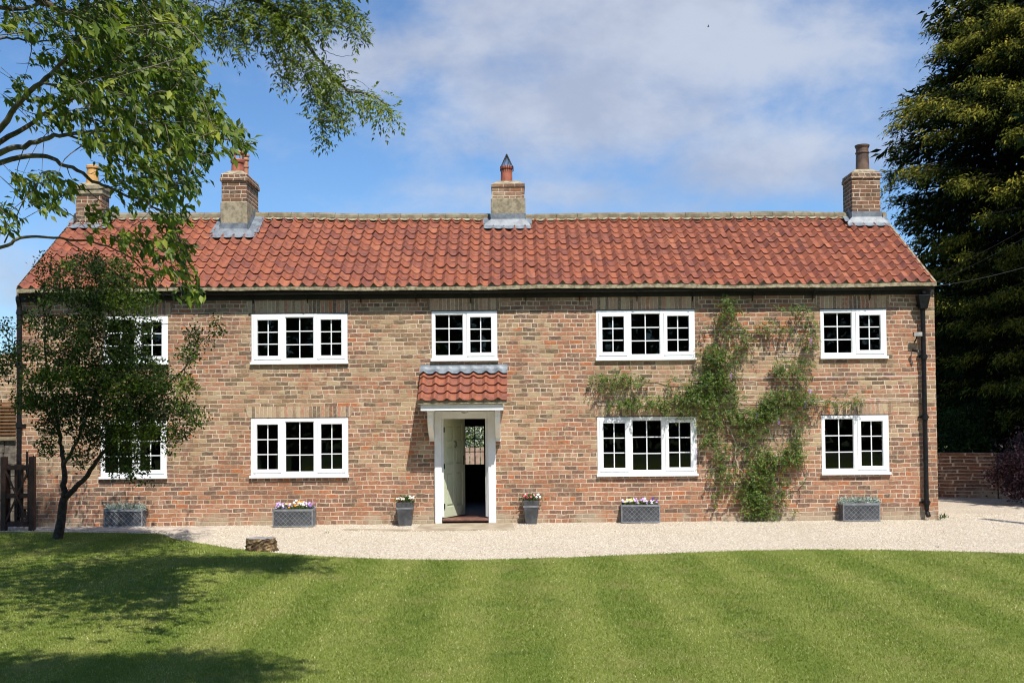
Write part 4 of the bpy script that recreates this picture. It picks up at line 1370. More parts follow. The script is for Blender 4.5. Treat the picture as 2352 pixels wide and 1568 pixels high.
for za, zb in ((zr0 + .05, zr1 - .05), (zr1 - .05, zr0 + .05)):
    sg = .0 if za < zb else .018
    mb.hexa([(x0 + .102, gy - .052 - sg, za - .04), (x0 + .102, gy - .032 - sg, za - .04), (x0 + .102, gy - .032 - sg, za + .04), (x0 + .102, gy - .052 - sg, za + .04)],
            [(x1 - .102, gy - .052 - sg, zb - .04), (x1 - .102, gy - .032 - sg, zb - .04), (x1 - .102, gy - .032 - sg, zb + .04), (x1 - .102, gy - .052 - sg, zb + .04)])
mb.build('brace', M['gate'], root)
MB().box(x1 - .19, x1 - .15, gy + .039, gy + .055, zr1 - .2, zt_ + .13).build('latch_post', M['gate'], root)

wy = 1.5
zt_ = at(10, 812, wy).z
tag(MB().box(-15, XL - .06, wy, wy + 3.0, -.1, zt_).build('outbuilding', M['brick']), 'buff brick outbuilding at the left edge behind the gate', 'outbuilding')
pz0, pz1 = at(10, 1008, wy - .1).z, at(10, 922, wy - .1).z
pa, pb = at(-90, 960, wy - .1).x, at(36, 960, wy - .1).x
root = empty('slatted_panel', ((pa + pb) / 2, wy - .06, pz0), 'orange brown horizontal slat panel on the outbuilding at the left edge', 'trellis')
mb = MB()
for k in range(11):
    z = lerp(pz0, pz1, (k + .5) / 11); mb.box(pa, pb, wy - .075, wy - .055, z - .020, z + .020)
mb.build('slats', M['slat'], root)
mb = MB()
for f in (0.02, .35, .68, .98):
    x = lerp(pa, pb, f); mb.box(x - .03, x + .03, wy - .053, wy - .004, pz0 - .04, pz1 + .04)
mb.build('batten', M['slat'], root)
wy2 = .9
zc = at(20, 1012, wy2).z
root = empty('stone_wall', (-12, wy2 + .15, 0), 'low rubble stone wall with flat coping behind the gate', 'wall')
mb = MB()
x = -15.0
vs = []
for j in range(7):
    x = -15 - rng.random() * .2
    zz0, zz1 = zc * j / 7, zc * (j + 1) / 7 - .008
    while x < XL - .10:
        w_ = min(rng.uniform(.18, .42), XL - .08 - x)
        if w_ < .05: break
        mb.box(x, x + w_ - .008, wy2 + rng.uniform(0, .03), wy2 + .3, zz0, zz1); x += w_
mb.build('masonry', M['stone'], root)
MB().box(-15, XL - .09, wy2 - .04, wy2 + .34, zc + .001, zc + .07).build('coping', M['ridge'], root, bevel=.015)
for k, (u, v, s_) in enumerate([(12, 1207, .15), (38, 1204, .11), (60, 1208, .13), (84, 1206, .12), (104, 1207, .10), (-20, 1206, .14)]):
    p = ground_at(u, v)
    mb = MB()
    mb.lathe((p.x, p.y, -.03), [(s_ * .6, 0), (s_, s_ * .35), (s_ * .92, s_ * .7), (s_ * .55, s_ * .98), (s_ * .1, s_ * 1.05)], 9)
    mb.v = [(x + rng.uniform(-.02, .02), y + rng.uniform(-.02, .02), z + rng.uniform(-.015, .015)) for x, y, z in mb.v]
    tag(mb.build('edging_stone', M['stone']), 'dark rough stone in the row at the foot of the garden gate', 'stone', 'rough stones along the foot of the gate')

# ------------------------------------------------------------------ right: garden wall
wa, wb, wc = ground_at(2158, 1140), ground_at(2292, 1143.5), ground_at(2460, 1150)
zt_ = at(2220, 1044, wa.y).z
root = empty('garden_wall', (wb.x, wb.y, 0), 'low brick garden wall in shade beyond the right end of the house', 'wall')
mb = MB()
pts = [Vector((wa.x - 6, wa.y + .1, 0)), Vector((wa.x, wa.y, 0)), Vector((wb.x, wb.y, 0)), Vector((wc.x + 5, wc.y - .5, 0))]
for p, q in zip(pts, pts[1:]):
    n_ = Vector((-(q - p).y, (q - p).x, 0)).normalized() * .12
    zz = Vector((0, 0, zt_)); zl = Vector((0, 0, -.1))
    mb.hexa([p - n_ + zl, q - n_ + zl, q + n_ + zl, p + n_ + zl], [p - n_ + zz, q - n_ + zz, q + n_ + zz, p + n_ + zz])
mb.build('brickwork', M['brick_wall'], root)
mb = MB()
for p, q in zip(pts, pts[1:]):
    n_ = Vector((-(q - p).y, (q - p).x, 0)).normalized() * .15
    z0, z1 = Vector((0, 0, zt_ + .001)), Vector((0, 0, zt_ + .06))
    mb.hexa([p - n_ + z0, q - n_ + z0, q + n_ + z0, p + n_ + z0], [p - n_ + z1, q - n_ + z1, q + n_ + z1, p + n_ + z1])
mb.build('coping', M['brick_wall'], root)

# behind the house, seen through the hall
root = empty('garden_fence', (-1, 11.5, 0), 'pale timber board fence in the back garden seen through the open door', 'fence')
mb = MB()
for k in range(40):
    x = -4 + k * .16; mb.box(x, x + .125, 11.5, 11.52, 0, 1.12 + rng.uniform(-.02, .02))
mb.build('boards', M['fence_wood'], root)
mb = MB()
for z in (.25, .9): mb.box(-4, 2.4, 11.521, 11.56, z - .04, z + .04)
mb.build('rail', M['fence_wood'], root)
root = empty('blossom_shrub', (-1.3, 13.2, 0), 'white blossoming shrub over the fence seen through the open door', 'shrub')
n_ = 9000
p = NP.normal(0, 1, (n_, 3)); p = norm(p) * NP.random((n_, 1)) ** .4
p = p * [2.4, 1.0, 1.5] + [-1.3, 13.2, 1.9]
p = p[p[:, 2] > .1]
leaf_mesh('foliage', M['blossom_leaf'], root, p, NP.normal(0, 1, p.shape), NP.normal(0, 1, p.shape) + [0, 0, .5], NP.uniform(.06, .10, len(p)), NP.uniform(.04, .06, len(p)), NP.random(len(p)))
MB().tube([(-1.3, 13.2, -.05), (-1.2, 13.2, .8), (-1.4, 13.2, 1.6)], [.09, .06, .03], 7).build('trunk', M['bark'], root)

# ------------------------------------------------------------------ trees
def V3(p): return np.array([p.x, p.y, p.z])


def smooth_line(pts, n=4):
    """Catmull-Rom through the points"""
    P = [np.array(p, float) for p in pts]
    P = [2 * P[0] - P[1]] + P + [2 * P[-1] - P[-2]]
    out = []
    for i in range(1, len(P) - 2):
        for k in range(n):
            s_ = k / n
            out.append(.5 * (2 * P[i] + (P[i + 1] - P[i - 1]) * s_ + (2 * P[i - 1] - 5 * P[i] + 4 * P[i + 1] - P[i + 2]) * s_ ** 2 + (3 * P[i] - P[i - 1] - 3 * P[i + 1] + P[i + 2]) * s_ ** 3))
    out.append(P[-2])
    return np.array(out)


class Tree:
    def __init__(s): s.mb, s.nodes = MB(), []
    def limb(s, pts, r0, r1, n=4, sides=7, wob=.0, attach=True):
        L = smooth_line(pts, n)
        if wob: L[1:-1] += NP.normal(0, wob, L[1:-1].shape)
        m_ = len(L)
        s.mb.tube([Vector(p) for p in L], [lerp(r0, r1, (k / (m_ - 1)) ** .8) for k in range(m_)], sides)
        if attach: s.nodes += list(L)
        return L
    def twig_to(s, target, r0=.006, r1=.0022, maxd=None, sides=4):
        A = np.array(s.nodes)
        d = np.linalg.norm(A - target, axis=1)
        c = A[int(np.argmin(d))]
        if np.linalg.norm(target - c) < .03: return c
        mid = (c + target) / 2 + NP.normal(0, .08 * np.linalg.norm(target - c), 3) + [0, 0, .06 * np.linalg.norm(target - c)]
        L = smooth_line([c, mid, target], 3)
        s.mb.tube([Vector(p) for p in L], [lerp(r0, r1, k / (len(L) - 1)) for k in range(len(L))], sides, cap=False)
        s.nodes += list(L[2:])
        return c


def pix(u, v, Y): return V3(at(u, v, Y))


def disc(n):
    a, r = NP.uniform(0, 2 * np.pi, n), NP.random(n) ** .6
    return np.cos(a) * r, np.sin(a) * r


# ---- cherry tree, trunk out of the frame on the left, limbs hanging into the picture
CY = -9.7
ch_root = empty('cherry_tree', (-6.2, CY, 0), 'broad leaved tree with large drooping green leaves reaching in from the left', 'tree')
tr = Tree()
f0 = pix(-120, 420, CY)
tr.limb([(-6.2, CY, -.1), (-6.15, CY, 1.2), (-5.9, CY + .1, 2.6), f0], .17, .085, 5, 10)
LIMB = [([(-120, 420, 0), (0, 295, -.1), (42, 236, -.2), (93, 190, -.3), (139, 148, -.3), (180, 95, -.5), (200, 20, -.6), (210, -90, -.8)], .036, .010),
        ([(-120, 420, 0), (0, 329, .2), (63, 291, .3), (122, 249, .4), (200, 215, .5), (290, 185, .6), (380, 150, .7), (430, 125, .7)], .034, .006),
        ([(-120, 420, 0), (0, 350, -.2), (55, 337, -.3), (110, 318, -.4), (150, 308, -.4), (250, 300, -.5), (370, 297, -.5), (480, 312, -.5), (560, 330, -.5), (592, 328, -.5)], .034, .004),
        ([(-120, 420, 0), (25, 365, .1), (97, 358, .1), (139, 375, .1), (190, 400, .0), (236, 426, .0), (295, 451, -.1), (350, 472, -.2), (400, 520, -.3), (420, 590, -.4), (432, 670, -.4)], .030, .004),
        ([(-160, 560, .1), (0, 566, .3), (38, 549, .3), (84, 544, .3), (160, 550, .4), (232, 561, .5), (295, 590, .5), (337, 630, .5), (362, 660, .5)], .022, .004),
        ([(-80, 120, .3), (0, 88, .4), (42, 91, .4), (100, 95, .5), (180, 80, .6), (270, 60, .6)], .016, .005),
        ([(10, 558, .3), (34, 506, .3), (55, 455, .25), (90, 420, .2)], .008, .004),
        ([(200, 215, .5), (260, 225, .3), (330, 205, .2), (400, 195, .1), (450, 190, .1)], .012, .004),
        ([(150, 308, -.4), (230, 340, -.3), (300, 380, -.3), (360, 400, -.2), (420, 420, -.2), (480, 380, -.2)], .012, .003),
        ([(93, 190, -.3), (160, 200, -.5), (240, 150, -.7), (310, 110, -.8), (380, 70, -.9), (440, 60, -.9)], .014, .004),
        ([(300, 297, -.5), (380, 335, -.6), (440, 360, -.6), (490, 350, -.6)], .008, .003),
        ([(150, 550, .4), (210, 590, .5), (280, 640, .5), (330, 665, .5)], .007, .003),
        ([(-120, 420, 0), (-160, 200, -.4), (-100, 0, -.8), (0, -160, -1.0), (120, -300, -1.2)], .05, .012),
        ([(-100, 0, -.8), (60, 20, -.5), (160, -40, -.2), (300, -60, .2), (420, -80, .4)], .024, .006)]
for pts, r0, r1 in LIMB: tr.limb([pix(u, v, CY + dy) for u, v, dy in pts], r0, r1, 4, 6, .006)
CL = [(330, 50, 150, 65, 1.25, -.2), (180, 40, 120, 55, .8, -.3), (400, 130, 75, 60, 1.1, .0), (280, 175, 160, 60, 1.25, 0), (430, 205, 60, 50, 1.1, .1), (200, 250, 110, 45, .65, .2), (380, 255, 125, 50, 1.15, -.1),
      (495, 285, 62, 32, .85, -.4), (572, 330, 26, 16, .8, -.5), (320, 325, 130, 45, .9, -.3), (435, 345, 66, 42, .9, -.4), (60, 35, 70, 50, .45, -.2), (50, 205, 50, 36, .35, 0), (110, 270, 60, 25, .25, 0),
      (375, 405, 60, 50, .75, -.2), (300, 395, 75, 38, .6, 0), (95, 425, 80, 34, .75, .2), (22, 490, 32, 38, .5, .3), (100, 470, 45, 25, .45, .3), (385, 485, 48, 45, .6, -.2), (320, 455, 60, 28, .5, -.1), (240, 490, 55, 25, .35, 0),
      (345, 560, 75, 48, .4, .3), (402, 570, 38, 55, .6, -.3), (428, 655, 30, 48, .6, -.4), (140, 225, 50, 36, .35, 0), (350, 640, 30, 30, .35, .5), (520, 345, 26, 12, .3, -.5), (455, 300, 60, 40, .6, -.3), (250, 105, 100, 50, .7, -.3), (120, 130, 50, 40, .35, -.2),
      (440, 425, 40, 30, .55, -.3), (235, 540, 45, 20, .3, .4),
      (100, -90, 200, 60, .7, -.6), (330, -90, 180, 60, .7, 0), (180, -240, 260, 90, .7, -.8), (-120, 100, 90, 140, .5, -.3), (-150, 330, 80, 80, .4, 0), (-160, -100, 120, 120, .5, -.7), (60, -380, 240, 90, .6, -1.0)]
lp_, ld_, ln_, ll_, lr_ = [], [], [], [], []
for (u, v, ru, rv, w, dy) in CL:
    n_ = max(3, int(w * ru * rv / 50))
    du, dv = disc(n_)
    for k in range(n_):
        dep = CY + dy + NP.normal(0, .95)
        tgt = pix(u + du[k] * ru, v + dv[k] * rv, dep)
        if k % 3 == 0 or rv < 20: tr.twig_to(tgt, .0055, .0022)
        else:
            tr.mb.tube([Vector(tgt + NP.normal(0, .05, 3) - [.10, 0, -.03]), Vector(tgt)], [.003, .0018], 3, cap=False)
        out = np.array([.8, NP.normal(0, .5), -.25]) + NP.normal(0, .45, 3)
        m_ = NP.integers(5, 9)
        shade_ = NP.normal(.48, .17)
        for j in range(m_):
            lp_.append(tgt + norm(out) * (j / m_ - .5) * .17 + NP.normal(0, .012, 3))
            ld_.append(np.array([.25, -.1, -.75]) + norm(out) * .7 + NP.normal(0, .5, 3))
            ln_.append(np.array([.2, -.5, 1.0]) + NP.normal(0, .45, 3))
            ll_.append(NP.uniform(.068, .118)); lr_.append(np.clip(shade_ + NP.normal(0, .18), 0, 1))
tr.mb.build('trunk', M['bark_light'], ch_root, smooth=True, fixn=False)
ll_ = np.array(ll_)
leaf_mesh('crown', M['cherry_leaf'], ch_root, lp_, ld_, ln_, ll_, ll_ * .42, lr_, .16, .12)


# ---- ash tree: fine pinnate leaves on a bough across the top
def pinnate(pos, d, nleaf, lf, rach, out):
    """compound leaf: pairs of leaflets along a hanging rachis"""
    d = norm(d)
    side = norm(np.cross(d, np.array([0, -.6, 1.0]) + NP.normal(0, .3, 3)))
    for j in range(nleaf):
        f = (j + 1) / nleaf
        c = pos + d * rach * f + np.array([0, 0, -.25 * rach * f * f])
        for sg in (-1, 1):
            out.append((c, side * sg * .8 + d * .75 + NP.normal(0, .18, 3), lf * (1 - .25 * f) * NP.uniform(.8, 1.15)))
    out.append((pos + d * rach * 1.02 + [0, 0, -.25 * rach], d, lf))


AY = -8.9
as_root = empty('ash_tree', (-7.6, -12.2, 0), 'airy tree with fine pinnate leaves whose bough crosses the top of the sky', 'tree')
tr = Tree()
tr.limb([(-7.6, -12.2, -.1), (-7.5, -12.1, 2.5), (-7.2, -12.0, 5.0), (-6.6, -11.6, 7.2), (-6.2, -11.4, 9.5)], .24, .10, 4, 10)
b1 = pix(88, -2, AY - .6)
tr.limb([(-6.9, -11.8, 6.0), (-6.0, -11.2, 6.6), pix(-10, -60, AY - .9), b1, pix(139, 25, AY - .5), pix(202, 42, AY - .4), pix(253, 72, AY - .3), pix(295, 93, AY - .3), pix(340, 104, AY - .2)], .07, .014, 4, 8, .008)
tr.limb([(-6.6, -11.6, 7.2), (-5.2, -10.6, 7.6), (-4.0, -9.6, 7.0), pix(380, -90, AY), pix(520, -20, AY), pix(600, 5, AY), pix(640, 35, AY), pix(690, 82, AY), pix(730, 135, AY), pix(765, 180, AY), pix(800, 208, AY), pix(840, 215, AY), pix(885, 240, AY), pix(903, 285, AY)], .05, .004, 4, 7, .006)
tr.limb([pix(380, -90, AY), pix(560, -60, AY + .2), pix(680, -30, AY + .3), pix(705, 40, AY + .3), pix(735, 90, AY + .3), pix(750, 130, AY + .3)], .022, .003, 4, 5, .006)
tr.limb([pix(560, -60, AY + .2), pix(720, -40, AY + .1), pix(790, 5, AY), pix(820, 50, AY), pix(830, 75, AY)], .016, .003, 4, 5, .006)
tr.limb([pix(520, -20, AY), pix(560, 40, AY - .1), pix(590, 70, AY - .1), pix(560, 95, AY - .1)], .010, .003, 4, 5, .006)
tr.limb([pix(765, 180, AY), pix(750, 230, AY), pix(742, 290, AY), pix(745, 320, AY)], .006, .002, 4, 5, .004)
tr.limb([pix(735, 110, AY + .3), pix(765, 125, AY + .3), pix(790, 130, AY + .3), pix(808, 128, AY + .3)], .004, .0015, 4, 4, .006)
tr.limb([(-6.2, -11.4, 9.5), (-6.4, -9.6, 11.2), (-6.7, -7.6, 12.2)], .07, .02, 4, 7)
tr.limb([(-6.2, -11.4, 9.5), (-5.8, -11.0, 11.5), (-5.0, -10.3, 13)], .09, .02, 4, 7)
# crown overhead, in front of and above the picture: its shade lies on the near lawn
tr.limb([(-7.2, -12.0, 5.0), (-6.0, -13.4, 6.0), (-4.4, -14.9, 6.5), (-1.6, -15.3, 6.7)], .08, .02, 4, 7)
tr.limb([(-6.4, -11.5, 8.5), (-5.9, -12.4, 10), (-5.2, -13.2, 11)], .06, .02, 4, 7)
ACL = [(500, 45, 80, 40, .7), (545, 80, 50, 45, .55), (620, 55, 55, 40, 1.0), (645, 120, 28, 45, .7), (690, 60, 60, 40, .8), (755, 25, 50, 30, .7), (805, 45, 30, 40, .7), (820, 70, 16, 24, .5), (685, 140, 45, 36, .9), (735, 185, 40, 36, 1.0), (760, 235, 36, 42, .85),
       (742, 300, 16, 26, .55), (725, 265, 18, 34, .5), (810, 210, 30, 20, .75), (850, 220, 36, 20, .8), (885, 258, 24, 28, .75), (600, 15, 130, 24, 1.0), (700, 8, 110, 20, .9), (640, 165, 22, 22, .3), (785, 265, 22, 20, .5), (420, 20, 70, 30, .35), (340, 110, 90, 40, .25), (760, 160, 30, 26, .7), (715, 215, 22, 24, .5),
       (640, -60, 220, 50, .7), (450, -110, 200, 70, .6)]
outl = []
for (u, v, ru, rv, w) in ACL:
    n_ = max(4, int(w * ru * rv / 15))
    du, dv = disc(n_)
    for k in range(n_):
        tgt = pix(u + du[k] * ru, v + dv[k] * rv, AY + NP.normal(0, .28))
        if k % 8 == 0: tr.twig_to(tgt, .0035, .0014)
        pinnate(tgt, np.array([.35, NP.normal(0, .4), -.55]) + NP.normal(0, .5, 3), NP.integers(3, 6), .064, NP.uniform(.11, .19), outl)
for (c, rad, n_) in (((-1.35, -15.3, 6.6), (1.2, .8, .5), 1700), ((-2.9, -15.35, 6.6), (1.5, .85, .5), 2000), ((-5.2, -13.4, 11.0), (1.4, 1.2, 1.2), 700), ((-4.4, -8.7, 9.0), (1.5, .7, .4), 480), ((-2.2, -9.2, 7.3), (1.3, .5, .3), 420), ((-6.7, -7.6, 12.2), (1.3, 1.0, 1.0), 1300), ((-6.2, -11.4, 10.6), (1.8, 1.6, 1.4), 900), ((-4.9, -10.2, 12.6), (2.2, 1.3, 1.2), 1500)):
    q = norm(NP.normal(0, 1, (n_, 3))) * NP.random((n_, 1)) ** .45 * rad + c
    for k in range(n_):
        if k % 8 == 0: tr.twig_to(q[k], .008, .002)
        pinnate(q[k], NP.normal(0, .7, 3) + [0, 0, -.5], 5, .075, .18, outl)
tr.mb.build('trunk', M['bark'], as_root, smooth=True, fixn=False)
A = np.array([o[0] for o in outl]); Dd = np.array([o[1] for o in outl]); Ll = np.array([o[2] for o in outl])
leaf_mesh('crown', M['ash_leaf'], as_root, A, Dd, np.array([.1, -.4, 1.0]) + NP.normal(0, .5, A.shape), Ll, Ll * .34, np.clip(NP.normal(.5, .22, len(A)), 0, 1), .12, .12)

# ---- small dark tree in front of the left windows
SY = -2.75
base = ground_at(130, 1239)
SY = base.y
sm_root = empty('small_tree', (base.x, base.y, 0), 'small dark leaved tree with forked trunk in front of the left windows', 'tree')
tr = Tree()


def sp(X, Y, dy=0.0): return pix(.469 * X, 551 + .469 * Y, SY + dy)


tr.limb([V3(base) + [0, 0, -.05], sp(297, 1390), sp(309, 1290), sp(316, 1260)], .088, .062, 4, 9, .0)
tr.limb([sp(316, 1260), sp(312, 1180), sp(314, 1100, .05), sp(298, 1010, .1), sp(288, 930, -.1), sp(262, 800, -.4), sp(235, 650, -.8), sp(215, 420, -1.0), sp(205, 200, -1.1)], .062, .006, 4, 8, .01)
tr.limb([sp(318, 1262), sp(360, 1220, -.05), sp(405, 1180, -.1), sp(455, 1110, -.1), sp(490, 1060, -.15), sp(560, 980, -.4), sp(640, 880, -.6), sp(720, 790, -.8), sp(800, 720, -1.0), (sp(880, 650, -1.1)), sp(935, 580, -1.1), sp(990, 500, -1.1), sp(1080, 430, -1.1)], .055, .004, 4, 8, .01)
tr.limb([sp(312, 1100), sp(350, 1040, -.3), sp(400, 930, -.8), sp(450, 800, -1.2), sp(490, 620, -1.5), sp(510, 420, -1.6), sp(520, 250, -1.6)], .035, .005, 4, 6, .01)
tr.limb([sp(288, 930), sp(230, 840, -.4), sp(170, 740, -.7), (sp(110, 620, -.9)), sp(60, 500, -.9)], .026, .004, 4, 6, .01)
tr.limb([sp(490, 1060), sp(560, 1090, .3), sp(640, 1110, .4), sp(690, 1150, .4)], .014, .003, 4, 5, .01)
tr.limb([sp(560, 980), sp(700, 960, -.6), sp(800, 930, -.8), sp(900, 900, -.9)], .018, .003, 4, 5, .01)
tr.limb([sp(450, 800, -1.2), sp(560, 660, -1.2), sp(640, 480, -1.2), sp(690, 320, -1.2)], .018, .003, 4, 5, .01)
tr.limb([sp(262, 800, -.4), sp(340, 620, -.7), sp(400, 420, -.8), sp(440, 180, -.8)], .02, .003, 4, 5, .01)
SCL = [(580, 430, 90, 50, .8), (690, 440, 60, 50, .5), (620, 520, 90, 50, .75), (330, 250, 90, 50, .6), (500, 210, 120, 50, .6), (620, 330, 90, 50, .6), (250, 210, 70, 50, .45), (740, 400, 50, 40, .35), (230, 120, 55, 45, .4), (320, 150, 55, 45, .45), (430, 130, 100, 55, .8), (560, 150, 90, 55, .75), (640, 200, 70, 45, .5), (200, 300, 55, 40, .4), (430, 300, 105, 48, .9), (560, 280, 95, 55, .85), (700, 290, 75, 38, .55),
       (150, 390, 45, 38, .4), (30, 430, 36, 36, .45), (60, 560, 60, 55, .6), (20, 640, 40, 55, .55), (230, 420, 85, 55, .65), (350, 430, 85, 55, .75), (470, 400, 85, 55, .85), (430, 520, 95, 65, .9), (330, 560, 85, 55, .7), (200, 540, 75, 48, .6),
       (560, 620, 105, 65, 1.05), (680, 600, 85, 55, .75), (760, 640, 75, 45, .7), (300, 660, 115, 55, .95), (180, 680, 85, 55, .75), (440, 680, 115, 65, 1.1), (600, 720, 115, 65, 1.2), (720, 730, 95, 55, 1.0), (800, 700, 66, 55, .7), (900, 710, 55, 45, .75),
       (950, 470, 38, 45, .55), (930, 560, 55, 45, .55), (1065, 430, 36, 46, .4), (1000, 490, 36, 36, .35), (130, 780, 75, 55, .75), (250, 800, 105, 55, 1.05), (400, 800, 105, 65, 1.0), (560, 840, 105, 65, 1.1), (700, 840, 95, 65, 1.1), (820, 830, 75, 55, .75),
       (900, 830, 65, 45, .65), (955, 880, 55, 36, .55), (880, 940, 55, 36, .45), (820, 960, 45, 55, .45), (850, 1045, 36, 26, .25), (260, 900, 75, 55, .75), (230, 1000, 45, 55, .5), (400, 920, 75, 55, .65), (500, 960, 85, 55, .75), (640, 960, 95, 65, .9), (750, 930, 66, 55, .65),
       (390, 1050, 55, 55, .55), (600, 1060, 85, 45, .75), (680, 1100, 55, 45, .5), (560, 1100, 65, 36, .4), (700, 1180, 55, 20, .25), (620, 1150, 45, 30, .35)]
lp_, ld_, lr_ = [], [], []
for (X, Y, rx, ry, w) in SCL:
    n_ = max(4, int(w * rx * ry / 37))
    du, dv = disc(n_)
    tone = NP.normal(.46, .16)
    if NP.random() < .22: tone += .36  # some clumps coloured lighter, standing in for sunlit patches
    for k in range(n_):
        tgt = sp(X + du[k] * rx * 1.12, Y + dv[k] * ry * 1.12, NP.normal(-1.15, .5))
        if k % 7 == 0: tr.twig_to(tgt, .006, .0018)
        for j in range(NP.integers(6, 11)):
            lp_.append(tgt + NP.normal(0, .045, 3)); ld_.append(NP.normal(0, .8, 3) + [.1, -.1, .05]); lr_.append(np.clip(tone + NP.normal(0, .16), 0, 1))
tr.mb.build('trunk', M['bark_dark'], sm_root, smooth=True, fixn=False)
n_ = len(lp_)
l_ = NP.uniform(.040, .070, n_)
leaf_mesh('crown', M['dark_leaf'], sm_root, lp_, ld_, NP.normal(0, .7, (n_, 3)) + [0, -.3, 1], l_, l_ * .55, lr_)

# ---- tall conifer at the right behind the house
KY = 13.0
base = at(2500, 1040, KY)
cn_root = empty('conifer', (base.x, KY, 0), 'tall dark conifer with golden tipped drooping sprays beyond the right end of the house', 'tree')
tr = Tree()
tx = base.x
tr.limb([(tx, KY, -.2), (tx + .1, KY, 8), (tx, KY, 16), (tx - .1, KY, 29)], .55, .08, 4, 10)


def cp(X, Y, dy=0.0): return pix(1929.4 + .4218 * X, .4218 * Y, KY + dy)


TIPS = [(720, -60, -2), (600, 50, -1), (640, 120, -2.5), (500, 150, -.5), (545, 235, -1.5), (700, 190, -3.2), (480, 300, -.5), (600, 250, -2.5), (900, 225, -4), (485, 430, 0), (475, 470, 1), (520, 500, -1.5), (700, 420, -4), (800, 440, -4.5), (920, 470, -5),
        (365, 545, -1.5), (260, 605, -.5), (440, 560, -2.5), (560, 560, -3.5), (275, 690, 0), (330, 640, -2), (640, 590, -4), (720, 600, -4.5), (950, 700, -5), (285, 790, .5), (310, 840, 1), (250, 935, -1), (260, 1000, -.5), (330, 930, -2), (420, 930, -3), (270, 1080, .5), (500, 720, -3),
        (345, 1140, 0), (325, 1190, 1), (370, 1230, 1.5), (880, 1030, -5), (800, 1165, -5), (960, 960, -5), (600, 990, -3.5), (700, 980, -4), (420, 1300, 0), (430, 1390, .5), (510, 1330, -2), (580, 1300, -2.5), (850, 1405, -5), (930, 1340, -5), (500, 1480, 1), (670, 1380, -3), (560, 1480, -2), (700, 1500, -3),
        (480, 1620, -1), (560, 1650, -2.5), (620, 1750, -3), (520, 1800, 0), (700, 1640, -3.5), (850, 1600, -5), (950, 1750, -5), (760, 1800, -4), (540, 1950, -.5), (660, 1950, -2.5), (860, 1950, -4.5), (600, 2080, -1), (780, 2100, -3.5), (520, 2150, 1), (960, 2100, -5), (700, 2230, -2), (560, 2260, 1), (880, 2260, -4),
        (1050, 120, -4.5), (1100, 350, -5), (1080, 560, -5.5), (1100, 820, -5.5), (1080, 1150, -5.5), (1060, 1480, -5.5), (820, 40, -3.5), (950, 60, -4), (780, 300, -3.8), (860, 120, -3.6)]
kp, kd, kr, kl, kn = [], [], [], [], []
for (X, Y, dy) in TIPS:
    tip = cp(X, Y, dy)
    rt = np.array([tx + NP.normal(0, .1), KY, tip[2] + NP.uniform(-.3, .9)])
    vec = tip - rt
    Lb = np.linalg.norm(vec[:2]) + 1e-6
    mid = rt + vec * .55 + [0, 0, .35]
    tr.limb([rt, mid, tip], .09, .012, 4, 5, .02, attach=False)
    hd = norm(np.array([vec[0], vec[1], 0]))
    for k in range(74):
        f = .30 + .70 * NP.random() ** .75
        c = (1 - f) ** 2 * rt + 2 * f * (1 - f) * mid + f * f * tip
        spread = .62 * (1.05 - f) + .12
        sidev = np.array([-hd[1], hd[0], 0])
        c = c + sidev * NP.normal(0, 1.0) * spread + np.array([0, 0, -abs(NP.normal(0, .24)) * (.6 + .5 * (1 - f))])
        m_ = 19
        dirb = hd * .9 + sidev * NP.normal(0, .55) + np.array([0, 0, -.35 + NP.normal(0, .25)])
        q = c + np.outer(NP.random(m_) - .35, norm(dirb)) * .42 + NP.normal(0, .075, (m_, 3))
        kp.append(q); kd.append(norm(dirb) + NP.normal(0, .42, (m_, 3)) + [0, 0, -.12])
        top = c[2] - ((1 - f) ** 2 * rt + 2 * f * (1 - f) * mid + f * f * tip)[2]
        g = .12 + .52 * np.clip((f - .3) / .7, 0, 1) ** 1.3 + .26 * np.clip(top + .16, -.3, .16) / .16 + NP.normal(0, .07)  # golden tips; sprays below the bough coloured darker, imitating shade under it
        kr.append(np.clip(g + NP.normal(0, .08, m_), 0, 1)); kl.append(NP.uniform(.08, .18, m_)); kn.append(NP.normal(0, .5, (m_, 3)) + [0, -.3, 1])
# inner mass of old dark sprays
n_ = 120000
zz = NP.uniform(1.2, 29, n_)
rad = np.interp(zz, [0, 3, 6, 9, 12, 15, 18, 23, 29], [4.8, 5.2, 5.1, 5.1, 4.6, 4.1, 3.6, 2.6, .5]) * NP.random(n_) ** .45
an = NP.uniform(0, 2 * np.pi, n_)
lob = 1 + .16 * np.sin(an * 5 + zz * 1.1) + .12 * np.sin(zz * 3.1 + an * 2)
q = np.stack([tx + rad * lob * np.cos(an), KY + rad * lob * np.sin(an), zz], 1)
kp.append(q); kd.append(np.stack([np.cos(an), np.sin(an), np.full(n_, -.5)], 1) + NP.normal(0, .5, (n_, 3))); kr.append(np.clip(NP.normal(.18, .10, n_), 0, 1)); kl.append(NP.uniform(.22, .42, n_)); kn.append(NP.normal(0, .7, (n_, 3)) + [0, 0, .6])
kp, kd, kr, kl, kn = np.concatenate(kp), np.concatenate(kd), np.concatenate(kr), np.concatenate(kl), np.concatenate(kn)
tr.mb.build('trunk', M['bark_dark'], cn_root, smooth=True, fixn=False)
leaf_mesh('crown', M['conifer_leaf'], cn_root, kp, kd, kn, kl, kl * .30, kr, .1, .25)

